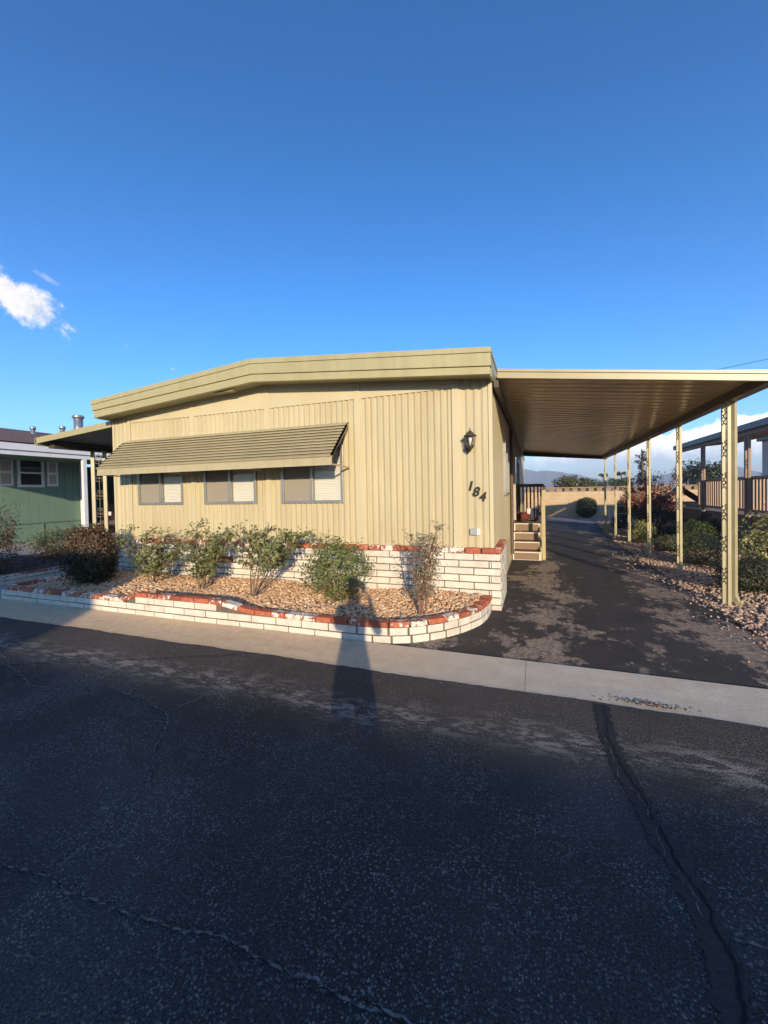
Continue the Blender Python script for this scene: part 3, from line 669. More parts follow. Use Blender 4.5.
# window awning: overlapping aluminium slats
AW0,AW1=-7.18,-2.60
aw=MB(); n=11; prof=[]
for i in range(n):
    t0=i/n; t1=(i+1)/n
    y0=YF-.04-.56*t0; z0=2.655-.54*t0; y1=YF-.04-.56*t1; z1=2.655-.54*t1
    prof+=[(y0,z0),(y1-.062,z1+.003),(y1-.062,z1-.006),(y1-.002,z1-.005)]
prof+=[(y1,z1)]
aw.prism(prof+[(y+.012,z+.004) for y,z in reversed(prof)],0,AW0,AW1)
awo=aw.build('window_awning','awning',H)
f=MB(); yb=YF-.62
f.box(AW0-.01,AW1+.005,yb-.012,yb+.004,1.985,2.10); f.box(AW0-.01,AW1+.005,yb-.02,yb-.012,1.985,2.0); f.box(AW0-.01,AW1+.005,yb-.03,yb+.03,2.10,2.11); f.build('front_rail','awning',awo)
for x in (AW0+.01,-5.65,-4.1,AW1-.02):
    a=MB(); a.beam((x,YF-.03,1.98),(x,yb,2.0),.02,.02); a.beam((x,YF-.03,2.62),(x,yb,2.08),.02,.02); a.build('support_arm','awning',awo)
# roof with two-step fascia
def rline(l,p,r_): return [(-7.62,l),(-4.07,p),(-.50,r_)]
def band(name,top,bot,y0,y1,mat,x_over=0):
    mb=MB(); T=top;B=bot
    poly=[(x+(x_over if i==2 else -x_over if i==0 else 0),z) for i,(x,z) in enumerate(T)]+[(x+(x_over if i==2 else -x_over if i==0 else 0),z) for i,(x,z) in reversed(list(enumerate(B)))]
    mb.prism(poly,1,y0,y1); return mb.build(name,mat,H,bevel=.004)
band('fascia',rline(3.30,3.60,3.29),rline(3.195,3.45,3.13),5.20,5.30,'fascia')
band('fascia',rline(3.193,3.448,3.128),rline(3.065,3.335,3.035),5.225,5.30,'fascia',-.012)
roofo=band('roof',rline(3.38,3.68,3.36),rline(3.303,3.603,3.293),5.19,YB+.2,'fascia',.006)
s_=MB()
for (xa,xb) in ((-7.60,-4.07),(-4.07,-.52)):
    fb=roof_z
    s_.add([(xa,5.3,fb(xa)),(xb,5.3,fb(xb)),(xb,YF+.02,roof_z(xb)-.0),(xa,YF+.02,roof_z(xa)-.0)],[(0,1,2,3)])
s_.build('soffit','soffit',H)
s_=MB(); s_.box(-.53,-.505,5.31,YB,3.03,3.29); s_.box(-7.615,-7.59,5.31,YB,3.06,3.30); s_.build('side_fascia','fascia',H)
for x,s in ((-4.72,-1),(-3.75,1)):
    v=MB(); fx=roof_z(x); v.box(x-.2,x+.2,5.32,5.42,fx-.05,fx-.03); v.build('soffit_vent','soffit',H)
    break
# brick skirt
redset=[(2,-1.02+.05,.12),(5,-3.05,.22),(5,-5.05,.2)]
sp=[(-7.79,5.59),(-.45-.05,5.59),(-.50,6.62)]
W3,R3,Mo3,at3,L3=brick_run(sp,-.02,8,.097,.40,.12,H,seed=12,redset=[(4,-1.0,.13),(5,-3.1,.2),(5,-4.95,.22)])
skn=W3.build('brick_skirt','brick',H,bevel=.004); 
for k in range(0,len(R3.v),8):
    rb_=MB(); rb_.add(R3.v[k:k+8],[(0,2,3,1),(4,5,7,6),(0,1,5,4),(2,6,7,3),(0,4,6,2),(1,3,7,5)]); rb_.build('bare_brick','redbrick',skn,bevel=.004)
Mo3.build('mortar','mortar',skn)
cap_run(at3,L3,lambda p:.755,.21,.075,.14,seed=13).build('cap','cap',skn,bevel=.008)
# number
def digit(ch,x,z,sz_):
    cu=bpy.data.curves.new('digit','FONT'); cu.body=ch; cu.size=sz_; cu.extrude=.006; cu.offset=.006; cu.shear=.25; cu.resolution_u=4
    tmp=bpy.data.objects.new('tmp',cu); COL.objects.link(tmp); bpy.context.view_layer.update()
    me=bpy.data.meshes.new_from_object(tmp.evaluated_get(bpy.context.evaluated_depsgraph_get())); bpy.data.objects.remove(tmp)
    me.name='house_number'; me.materials.clear(); me.materials.append(M['dark'])
    o=bpy.data.objects.new('house_number',me); COL.objects.link(o); o.parent=H; o.location=Vector((x,YF-.024,z))-Vector(H.location); o.rotation_euler=(R(90),0,0); return o
digit('1',-.875,1.605,.17); digit('8',-.800,1.525,.17); digit('4',-.712,1.46,.16)
# wall lamp
lx,ly,lz=-.80,YF-.15,2.24
wl=MB(); wl.lathe((lx-.045,YF-.02,lz-.03),[(.0,-.10),(.035,-.085),(.045,-.02),(.045,.05),(.03,.09),(.0,.10)],12); 
wl.tube([(lx-.045,YF-.03,lz-.06),(lx-.02,YF-.09,lz-.12),(lx,ly,lz-.09)],.011,8)
wl=wl.build('wall_lamp','bronze',H,True)
c_=MB(); c_.lathe((lx,ly,lz),[(.004,.185),(.010,.165),(.005,.155),(.02,.14),(.035,.125),(.06,.10),(.085,.08),(.085,.07),(.0,.07)],16); c_.build('lamp_cap','bronze',wl,True); c_=MB(); c_.lathe((lx,ly,lz),[(.0,-.12),(.012,-.115),(.02,-.10),(.05,-.07),(.055,-.045),(.0,-.04)],16); c_.build('lamp_base','bronze',wl,True)
for k in range(6):
    a=2*PI*k/6+.3; c_=MB() if k==0 else c_; c_.tube([(lx+.05*math.cos(a),ly+.05*math.sin(a),lz-.05),(lx+.068*math.cos(a),ly+.068*math.sin(a),lz+.075)],.005,5)
c_.build('cage_bars','bronze',wl)
c_=MB(); c_.lathe((lx,ly,lz),[(.044,-.045),(.06,.07)],16,cap=False); c_.build('lamp_glass','glass',wl,True)
c_=MB(); c_.lathe((lx,ly,lz),[(.0,-.04),(.012,-.04),(.014,-.01),(.024,.015),(.026,.035),(.018,.055),(.0,.062)],12); c_.build('bulb','whitep',wl,True)
# outlet boxes
o=MB(); o.box(-.835,-.755,YF-.06,YF-.01,1.0,1.085); o.build('outlet_box','greybox',H,bevel=.006)
o=MB(); o.box(-.75,-.70,YF-.05,YF-.01,1.0,1.085); o.build('outlet_cover','whitep',H,bevel=.006)
# side wall windows and door
for y0,y1,z0,z1 in ((7.6,8.6,1.5,2.5),(12.7,14.2,1.45,2.5)):
    f=MB(); f.box(XR,XR+.05,y0,y1,z0,z0+.05);f.box(XR,XR+.05,y0,y1,z1-.05,z1);f.box(XR,XR+.05,y0,y0+.05,z0+.05,z1-.05);f.box(XR,XR+.05,y1-.05,y1,z0+.05,z1-.05);f.box(XR,XR+.05,(y0+y1)/2-.02,(y0+y1)/2+.02,z0+.05,z1-.05)
    f=f.build('window','alu',H); g=MB(); g.box(XR+.005,XR+.02,y0+.05,y1-.05,z0+.05,z1-.05); g.build('pane','darkglass',f)
d=MB(); d.box(XR,XR+.055,10.55,11.5,.79,2.82); d=d.build('door','porchwood',H); g=MB(); g.box(XR+.055,XR+.065,10.68,11.37,1.5,2.6); g.build('pane','darkglass',d)
g=MB(); g.tube([(XR+.10,10.65,1.72),(XR+.055,10.65,1.72)],.02,8); g.build('handle','alu',d)
g=MB(); g.box(XR,XR+.11,9.9,9.98,.9,2.85); g.box(XR,XR+.09,10.25,10.33,1.5,2.85); g.build('shutter','shutter',H)
g=MB(); g.tube([(XR+.05,9.3,.2),(XR+.05,9.3,2.9)],.035,8); g.build('conduit','porchwood',H)

# ------------------------------------------------------------------ ornamental iron column
def column(parent,x,y,z0,z1,gap=.10,ax=(1,0),bar=(.034,.028),name='column',ph=0):
    ax=np.array([ax[0],ax[1],0.]); ay=np.array([-ax[1],ax[0],0.]); z0=float(z0)
    c=MB(); C=np.array([x,y,0.])
    for s in (-1,1):
        p=C+ax*s*gap/2; c.obox((p[0],p[1],(z0+z1)/2),ax,ay,(0,0,1),bar[0]/2,bar[1]/2,(z1-z0)/2)
    c.obox((x,y,z0+.01),ax,ay,(0,0,1),gap/2+.03,.035,.008)
    co_=c.build(name,'post',parent)
    s_=MB(); z=z0+.30+ph; hw=gap/2-.012
    while z<z1-.2:
        for sg in (1,-1):
            pts=[]
            for k in range(15):
                t=k/14; u=sg*hw*math.sin(t*2*PI)*(1-.15*t); pts.append(tuple(C+ax*u+np.array([0,0,z+.16*t])))
            s_.tube(pts,.0065,5)
        q=[]; 
        for k in range(9):
            t=2*PI*k/8; q.append(tuple(C+ax*(hw*.6*math.cos(t))+np.array([0,0,z+.19+.02*math.sin(t)])))
        s_.tube(q,.006,5,cap=False)
        z+=.42
    s_.obox((x,y,(z0+z1)/2),ax,ay,(0,0,1),.004,.004,(z1-z0)/2-.05)
    s_.build('scrollwork','scroll',co_); return co_

# ------------------------------------------------------------------ CARPORT
CP=thing('carport','long tan metal carport roof on iron posts over the driveway, attached to the beige home','carport',(2.4,6.6,0))
cy0,cy1=5.56,17.5
def cz(x): return 3.13-.1147*(x+.45)
rf=MB(); rf.prism([(-.45,cz(-.45)+.03),(2.52,cz(2.52)+.03),(2.52,cz(2.52)+.015),(-.45,cz(-.45)+.015)],1,cy0+.03,cy1); rf.build('roof_sheet','carfascia',CP)
# under-panels: ribs along x
u=MB(); y=cy0+.03; pr=[(0,0),(.035,0),(.045,-.012),(.20,-.012),(.21,0)]
ys=[]
while y<cy1:
    for a,b in pr:
        if y+a<cy1: ys.append((y+a,b))
    y+=.235
ys.append((cy1,0)); xsd=np.linspace(-.45,2.40,5)
vs=[(x,yy,cz(x)+dz+ .004*math.sin(yy*1.7+x)) for yy,dz in ys for x in xsd]
u.add(vs,[(i*5+j,i*5+j+1,(i+1)*5+j+1,(i+1)*5+j) for i in range(len(ys)-1) for j in range(4)]); u.build('ceiling','ceiling',CP)
def sl(name,x0,x1,ya,yb,top0,bot0,mat,top1=None,bot1=None):
    mb=MB(); mb.prism([(x0,top0),(x1,top1),(x1,bot1),(x0,bot0)],1,ya,yb); return mb.build(name,mat,CP,bevel=.003)
sl('front_fascia',-.45,2.60,cy0-.03,cy0+.015,3.165,3.055,'carfascia',2.77,2.672)
sl('front_fascia',-.45,2.60,cy0-.045,cy0-.03,3.172,3.135,'carfascia',2.777,2.745)
sl('back_fascia',-.45,2.55,cy1-.03,cy1+.02,3.16,2.95,'beam',2.80,2.68)
g=MB(); g.box(2.44,2.54,cy0+.03,cy1,2.72,2.80); g.build('gutter','beam',CP,bevel=.004)
g=MB(); g.box(2.33,2.425,cy0+.02,cy1-.03,2.69,2.805); g.build('beam','beam',CP)
g=MB(); g.box(-.50,-.44,cy0+.03,cy1,2.95,3.08); g.build('ledger','beam',CP)
posts=[6.63,8.71,10.80,12.90,14.95,17.0]
for i,y in enumerate(posts):
    column(CP,2.35 if i==0 else 2.405,y-.02,.0,2.695,gap=.17,ax=(0,1),bar=(.032,.036),ph=.04*i)
ds=MB(); ds.tube([(2.46,6.70,2.72),(2.46,6.70,.14),(2.475,6.66,.07),(2.50,6.67,.05),(2.54,6.65,.045)],.045,4); ds.build('downspout','post',CP)

# ------------------------------------------------------------------ PORCH STEPS
PS=thing('porch_steps','brown carpeted porch steps with tan edges and dark wooden railing on the home side wall','steps',(-.2,9.7,0))
sx0,sx1=-.505,.085
for i in range(4):
    z0=.193*i; y0=9.70+.26*i
    s_=MB(); s_.box(sx0+.03,sx1-.03,y0,y0+.30 if i<3 else 12.3,z0+.02,z0+.175); st=s_.build('step','carpet',PS)
    e_=MB(); e_.box(sx0,sx1,y0-.02,y0+.03,z0+.176,z0+.197); e_.box(sx0,sx0+.028,y0-.008,y0+.2,z0+.01,z0+.175); e_.box(sx1-.028,sx1,y0-.008,y0+.2,z0+.01,z0+.175)
    if i==0: e_.box(sx0,sx1,y0-.012,y0+.02,.002,.019)
    e_.build('step_edge','nosing',st)
    t=MB(); t.box(sx0+.02,sx1-.02,y0+.03,y0+.30 if i<3 else 12.3,z0+.177,z0+.19); t.build('tread','carpet',st)
s_=MB(); s_.prism([(9.7,.0),(9.75,.2),(10.5,.76),(12.3,.76),(12.3,0)],0,sx1+.002,sx1+.03); s_.build('side_panel','porchtan',PS)
def post(x,y,z0,z1,mat,w_=.09,nm='railing_post'):
    p=MB(); p.box(x-w_/2,x+w_/2,y-w_/2,y+w_/2,z0,z1); p.box(x-w_/2-.01,x+w_/2+.01,y-w_/2-.01,y+w_/2+.01,z1,z1+.02); return p.build(nm,mat,PS,bevel=.004)
post(sx1+.075,9.85,0,1.60,'porchtan',.07); post(sx1+.075,10.75,0,1.66,'porchtan',.07); post(sx1+.075,12.3,0,1.72,'porchwood'); post(sx0+.02,12.3,.75,1.72,'porchwood')
rr=MB(); rr.beam((sx1+.075,9.75,1.62),(sx1+.075,12.35,1.70),.11,.05); rr.beam((sx0-.02,12.3,1.71),(sx1+.1,12.3,1.71),.12,.085); rr.beam((sx0,12.3,.92),(sx1+.1,12.3,.92),.05,.06); rr.beam((sx1+.075,10.8,.9),(sx1+.075,12.3,.92),.05,.06); rr.build('rail','porchwood',PS)
for k in range(6):
    b_=MB(); x=sx0+.07+k*.098; b_.box(x-.021,x+.021,12.28,12.32,.95,1.70); b_.build('baluster','porchwood',PS)
for k in range(8):
    b_=MB(); y=10.95+k*.165; b_.box(sx1+.06,sx1+.09,y-.018,y+.018,.93,1.66); b_.build('baluster','porchwood',PS)
# things on the landing
def blobmesh(c,r,seed,sub=2,sq=(1,1,1),amp=.2):
    import bmesh
    bm=bmesh.new(); bmesh.ops.create_icosphere(bm,subdivisions=sub,radius=1); rd=random.Random(seed); ph=[rd.uniform(0,6) for _ in range(6)]
    for v in bm.verts:
        n_=v.co.normalized(); k=1+amp*(math.sin(3*n_.x+ph[0])*math.sin(4*n_.y+ph[1])+.6*math.sin(6*n_.z+ph[2]+4*n_.x)); v.co=Vector((n_.x*r*sq[0]*k,n_.y*r*sq[1]*k,n_.z*r*sq[2]*k))
    vs=[tuple(v.co+Vector(c)) for v in bm.verts]; fs=[tuple(v.index for v in f.verts) for f in bm.faces]; bm.free(); m_=MB(); m_.add(vs,fs); return m_
rb=blobmesh((-.30,11.2,.77+.12),.14,3,3,(1.1,.9,.75)).build('cloth_bag','red',None,True); tag(rb,'dark red cloth bundle lying on the porch landing','bag')
pb=thing('storage_crate','dark crate with pale folded mat on the porch landing beside the red bundle','crate',(.0,11.6,.77))
q=MB(); q.box(-.16,.05,11.4,11.75,.775,1.08); q.box(-.17,.06,11.39,11.76,1.05,1.09); q.build('crate_body','dark',pb,bevel=.006)
q=MB(); q.obox((-.14,11.33,.95),(1,0,0),(0,.95,.3),(0,-.3,.95),.08,.02,.16); q.build('folded_mat','whitep',pb,bevel=.01)

# ------------------------------------------------------------------ LEFT PATIO COVER
PC=thing('patio_cover','sloping tan metal patio cover on iron posts at the left side of the beige home','patio cover',(-9.7,6.8,0))
def pz(x): return 3.0+.08*(x+7.6)
r2=MB(); r2.prism([(-7.62,pz(-7.62)),(-9.86,pz(-9.86)),(-9.86,pz(-9.86)+.03),(-7.62,pz(-7.62)+.03)],1,5.62,14.5); r2.build('roof_sheet','nbroof',PC)
r2=MB(); r2.prism([(-7.62,pz(-7.62)-.05),(-9.90,pz(-9.90)-.05),(-9.90,pz(-9.90)+.07),(-7.62,pz(-7.62)+.07)],1,5.56,5.60); r2.build('front_fascia','fascia',PC)
r2=MB(); r2.box(-9.92,-9.87,5.56,14.5,2.73,2.87); r2.build('side_fascia','fascia',PC)
r2=MB(); r2.box(-9.80,-9.62,5.75,14.4,2.68,2.78); r2.build('beam','beam',PC)
for y in (6.75,9.6,12.4):
    column(PC,-9.7,y,0,2.70,gap=.24,ax=(.8,.6),bar=(.07 ,.06))

# ------------------------------------------------------------------ LEFT NEIGHBOUR
GH=thing('green_house','green manufactured home with white gutter and brown shingle roof behind the patio cover','house',(-17.7,9,0))
gx=-17.72
gw=MB(); y=-4
pts=[]
while y<11.7: pts+= [(y,0),(y+.285,0),(y+.29,-.012),(y+.30,-.012)]; y+=.305
pts=[p for p in pts if p[0]<11.65]+[(11.65,0)]
gw.add([(gx+d,yy,z) for yy,d in pts for z in (.0,3.3)],[(2*i,2*i+2,2*i+3,2*i+1) for i in range(len(pts)-1)]); gw.build('wall','green',GH)
t=MB(); t.box(gx,gx+.03,-4,11.6,.66,.70); t.box(gx,gx+.03,10.1,10.14,.0,.66); t.box(gx,gx+.03,7.5,7.54,.0,.66); t.box(gx,gx+.03,-4,11.6,.0,.04); t.build('skirt_trim','greentrim',GH)
t=MB(); t.box(gx-6,gx,11.6,11.66,0,3.3); t.build('end_wall','green',GH)
t=MB(); t.box(gx-8,gx-.3,17.5,17.6,0,3.3); t.box(gx-5.5,gx-5.4,11.6,17.5,0,3.3); t.build('carport_back_wall','greentrim',GH)
t=MB(); t.box(gx+.02,gx+.42,-4.5,18,3.22,3.60); 
t=MB(); t.box(gx+.45,gx+.53,-4.5,18,3.30,3.60); t.build('eave_fascia','shingle',GH)
t=MB(); t.box(gx,gx+.45,-4.5,18,3.22,3.25); t.build('soffit','nbwhite',GH)
t=MB(); t.add([(gx+.52,-4.5,3.64),(gx+.52,18,3.64),(gx-5.0,18,4.86),(gx-5.0,-4.5,4.86),(gx-10.5,18,3.64),(gx-10.5,-4.5,3.64)],[(0,1,2,3),(3,2,4,5)]); t.build('roof','shingle',GH)
t=MB(); t.add([(gx,18,3.25),(gx-10,18,3.25),(gx-5,18,4.82)],[(0,1,2)]); t.build('gable','green',GH); t=MB(); t.add([(gx,-4.4,3.25),(gx-10,-4.4,3.25),(gx-5,-4.4,4.82)],[(0,1,2)]); t.build('gable','green',GH)
t=MB(); t.box(gx+.02,gx+.14,11.50,11.66,0.0,3.25); t.build('downspout','nbwhite',GH,bevel=.006)
t=MB(); t.box(gx+.35,gx+.45,15,15.1,0,3.2); t.build('porch_post','nbwhite',GH)
t=MB(); t.box(gx,-15.05,5.2,17.6,3.02,3.05); t.build('carport_roof','greentrim',GH)
t=MB(); t.box(-15.05,-14.97,5.15,17.6,2.97,3.12); t.box(-14.97,-14.90,5.15,17.6,3.12,3.32); t.box(-15.05,-14.97,5.15,17.6,3.12,3.32); t.box(gx,-15.05,5.15,5.2,3.0,3.32); t.build('carport_fascia','nbwhite',GH)
t=MB(); t.box(-15.08,-14.96,9.86,9.98,0,2.97); t.build('carport_post','nbwhite',GH)
def shut_window(y0,y1,z0,z1,sh):
    f=MB(); w_=.09; f.box(gx,gx+.05,y0-w_,y1+w_,z0-w_,z0); f.box(gx,gx+.05,y0-w_,y1+w_,z1,z1+w_); f.box(gx,gx+.05,y0-w_,y0,z0,z1); f.box(gx,gx+.05,y1,y1+w_,z0,z1); f.box(gx+.01,gx+.04,y0,y1,(z0+z1)/2-.03,(z0+z1)/2+.03)
    f=f.build('window','nbwhite',GH); g=MB(); g.box(gx+.005,gx+.02,y0,y1,z0,z1); g.build('pane','darkglass',f)
    for a,b in sh:
        s=MB(); s.box(gx,gx+.04,a,b,z0-.05,z1+.05); s=s.build('shutter','nbwhite',GH); q=MB()
        for (u0,u1) in ((z0+.03,(z0+z1)/2-.05),((z0+z1)/2+.05,z1-.03)): q.box(gx+.04,gx+.048,a+.07,b-.07,u0,u1)
        q.build('shutter_panel','shutter',s)
shut_window(9.42,10.1,2.13,3.02,[(10.3,10.68),(8.76,9.2)])
shut_window(5.0,5.9,2.13,3.02,[(6.1,6.5),(4.4,4.8)])
# roof vents
def pipe(nm,x,y,z0,z1,r,lab):
    p=MB(); p.lathe((x,y,0),[(r,z0),(r,z1)],14); p.lathe((x,y,0),[(r*1.25,z1-.02),(r*1.35,z1+.08),(r*1.1,z1+.12)],14); o=p.build(nm,'pipe',GH,True)
    if lab: o['label']=lab
pipe('chimney_pipe',-21.5,14.0,4.2,5.62,.20,'tall wide metal chimney pipe'); pipe('vent_pipe',-21.5,12.0,4.2,4.78,.09,None); pipe('vent_pipe',-21.5,13.25,4.2,4.98,.10,None)

# car in the neighbour's carport
CR=thing('parked_car','dark maroon parked car half hidden in the shade of the green home carport','car',(-17.6,14.4,0))
def carbody(cx,y0):
    secs=[(0,.35,.92,.80),(.08,.30,.98,.84),(.30,.28,1.02,.86),(.9,.25,1.05,.88),(3.0,.25,1.02,.88),(4.1,.28,.92,.84),(4.5,.32,.78,.74),(4.6,.4,.65,.68)]
    m_=MB(); vs=[];n=10
    for (y,zb,zt,hw) in secs:
        prof=[(-hw*.9,zb),(-hw,zb+.12),(-hw,zb+.35),(-hw*.96,zt-.08),(-hw*.85,zt),(hw*.85,zt),(hw*.96,zt-.08),(hw,zb+.35),(hw,zb+.12),(hw*.9,zb)]
        vs+=[(cx+a,y0+y,b) for a,b in prof]
    fs=[(i*n+k,i*n+(k+1)%n,(i+1)*n+(k+1)%n,(i+1)*n+k) for i in range(len(secs)-1) for k in range(n)]+[tuple(range(n)),tuple(range((len(secs)-1)*n,len(secs)*n))]
    m_.add(vs,fs); return m_
cx,cy=-17.45,12.5
cb=carbody(cx,cy).build('body','carpaint',CR,True,bevel=.0)
cbn=MB(); vs=[]
for (y,z,hw) in ((.25,1.0,.80),(.75,1.48,.64),(2.2,1.50,.64),(3.15,1.0,.80)): vs+=[(cx-hw,cy+y,z),(cx+hw,cy+y,z)]
cbn.add(vs+[(cx-.8,cy+.25,.98),(cx+.8,cy+.25,.98)],[(0,1,3,2),(2,3,5,4),(4,5,7,6),(0,2,4,6),(1,7,5,3)]); cab=cbn.build('cabin','darkglass',CR)
t=MB(); t.box(cx-.65,cx+.65,cy+.72,cy+2.23,1.485,1.53); t.build('roof_panel','carpaint',CR,bevel=.01)
for sx in (-1,1):
    for yy in (.8,3.7):
        t=MB(); p=[(.33,-.1),(.34,0),(.33,.1)]
        n=20; c0=Vector((cx+sx*.78,cy+yy,.33)); vs=[(c0.x+dx,c0.y+r*math.cos(2*PI*k/n),c0.z+r*math.sin(2*PI*k/n)) for r,dx in ((.0,-.1),(.32,-.1),(.33,0),(.32,.1),(.0,.1)) for k in range(n)]
        t.add(vs,[(i*n+k,i*n+(k+1)%n,(i+1)*n+(k+1)%n,(i+1)*n+k) for i in range(4) for k in range(n)]); wh=t.build('wheel','rubber',CR)
        t=MB(); vs=[(c0.x+sx*dx,c0.y+r*math.cos(2*PI*k/n),c0.z+r*math.sin(2*PI*k/n)) for r,dx in ((.2,.105),(.0,.12)) for k in range(n)]; t.add(vs,[(k,(k+1)%n,n+(k+1)%n,n+k) for k in range(n)]); t.build('hubcap','hubcap',wh)
    t=MB(); t.box(cx+sx*.68-.12,cx+sx*.68+.12,cy-.02,cy+.10,.72,.88); t.build('tail_light','tail',CR,bevel=.01)
t=MB(); t.box(cx-.16,cx+.16,cy-.025,cy+.01,.82,.98); t.build('licence_plate','whitep',CR)
t=MB(); t.box(cx-.8,cx+.8,cy-.06,cy+.06,.42,.60); t.build('bumper','hubcap',CR,bevel=.02)

# ------------------------------------------------------------------ RIGHT NEIGHBOUR
NP=thing('neighbour_porch','brown covered deck of the next home with slatted railing beyond the bushes','porch',(4.6,14,0))
nx=4.62
t=MB(); t.box(nx,nx+.06,10.4,17.0,0,.90); t.build('skirt_wall','nbtan',NP)
t=MB(); t.box(nx+.0,nx+.07,10.4,15.15,1.74,1.80); t.box(nx+.01,nx+.06,10.4,15.15,.98,1.04); t.build('rail','nbbrown2',NP)
for k in range(31):
    y=10.45+k*.15; s=MB(); s.box(nx+.02,nx+.05,y,y+.085,1.04,1.74); s.build('slat','nbbrown2',NP)
t=MB(); t.box(nx+.07,nx+1.9,10.4,15.1,.82,.90); t.build('deck','nbbrown',NP)
for y in (11.7,14.35): column(NP,nx-.06,y,0,2.76,gap=.16,ax=(0,1),bar=(.05,.05))
for c in NP.children:
    if c.name.startswith('column'):
        c.data.materials[0]=M['nbbrown']
        for g in c.children: g.data.materials[0]=M['nbbrown']
t=MB(); t.box(nx-.1,nx+.0,16.4,16.5,0,2.74); t.build('corner_post','nbbrown',NP)
t=MB(); t.prism([(nx-.12,2.86),(nx+1.6,2.98),(nx+1.6,3.05),(nx-.12,2.93)],1,9.6,16.6); t.build('roof_sheet','nbbrown',NP)
t=MB(); t.box(nx-.18,nx-.12,9.6,16.65,2.84,2.98); t.build('roof_edge','nbroof',NP)
t=MB(); t.box(nx-.1,nx+.02,9.7,16.55,2.74,2.86); t.build('beam','nbbrown',NP)
NH=thing('neighbour_home','pale side wall of the next home behind the brown deck','house',(6.6,12,0))
t=corr(13,16,.0,lambda y:2.95,axis='y',c0=6.6,depth=.01,pitch=.2,sgn=1); t.build('wall','nbwhite',NH)
t=MB(); t.box(6.5,14,12.9,16.1,2.95,3.1); t.build('roof','nbroof',NH)
t=MB(); t.box(6.62,14,15.98,16,0,2.95); t.box(6.62,14,13.0,13.02,0,2.95); t.build('end_wall','nbwhite',NH)
t=MB(); t.box(6.54,6.6,13.8,14.9,1.7,2.7); w1=t.build('window','nbwhite',NH); t=MB(); t.box(6.53,6.545,13.86,14.84,1.76,2.64); t.build('pane','darkglass',w1)
# small red shed roof behind the deck end
SH=thing('garden_shed','small red brown shed beyond the far end of the neighbouring deck','shed',(5.3,18.9,0))
t=MB(); t.box(4.75,5.8,18.6,19.4,0,1.0); t.build('wall','nbbrown',SH); t=MB(); t.prism([(4.6,.98),(5.27,1.5),(5.95,.98),(5.95,1.04),(5.27,1.56),(4.6,1.04)],1,18.5,19.5); t.build('roof','red',SH)

# ------------------------------------------------------------------ BLOCK WALL
BW=thing('block_wall','long tan concrete block wall closing off the back of the lots','wall',(0,26,0))
t=MB(); t.box(-40,40,26,26.2,-.05,1.42); t.build('wall','block',BW)
t=MB(); t.box(-40,40,25.97,26.23,1.62,1.68); x=-40
while x<40: t.box(x,x+.27,26.02,26.18,1.42,1.62); x+=.42
t.build('openwork_top','blockcap',BW)
# low rail fence near far bushes
LF=thing('pipe_fence','low thin metal rail fence in front of the back wall','fence',(4,23,0))
t=MB(); t.tube([(3.2,21.5,.75),(8,21.5,.75)],.02,6); t.tube([(3.2,21.5,.4),(8,21.5,.4)],.015,6); t.build('rail','alu',LF)
for x in (3.2,4.8,6.4,8):
    t=MB(); t.tube([(x,21.5,-.03),(x,21.5,.8)],.022,6); t.build('post','alu',LF)

# ------------------------------------------------------------------ FOLIAGE
def leaves(P,N,size,asp=.55,fold=.25,droop=.0):
    """P centres, N outward dirs -> folded diamond leaves (two triangles each)"""
    n=len(P); N=N+rng.normal(0,.55,(n,3)); N/=np.linalg.norm(N,axis=1)[:,None]
    T=rng.normal(0,1,(n,3)); T[:,2]-=droop; T-=N*(T*N).sum(1)[:,None]; T/=np.linalg.norm(T,axis=1)[:,None]; B=np.cross(N,T)
    s=(size*rng.lognormal(0,.25,n))[:,None]
    a=P-T*s*.5; c=P+T*s*.5; b=P+B*s*asp*.5+N*s*fold*.35; d=P-B*s*asp*.5+N*s*fold*.35
    V=np.stack([a,b,c,d],1).reshape(-1,3); k=np.arange(n)*4
    F=np.stack([np.stack([k,k+1,k+2],1),np.stack([k,k+2,k+3],1)],1).reshape(-1,3); return V,F
def leafobj(name,P,N,size,mat,parent,**k):
    V,F=leaves(np.asarray(P,float),np.asarray(N,float),size,**k); return fast_obj(name,V,F,mat,parent)
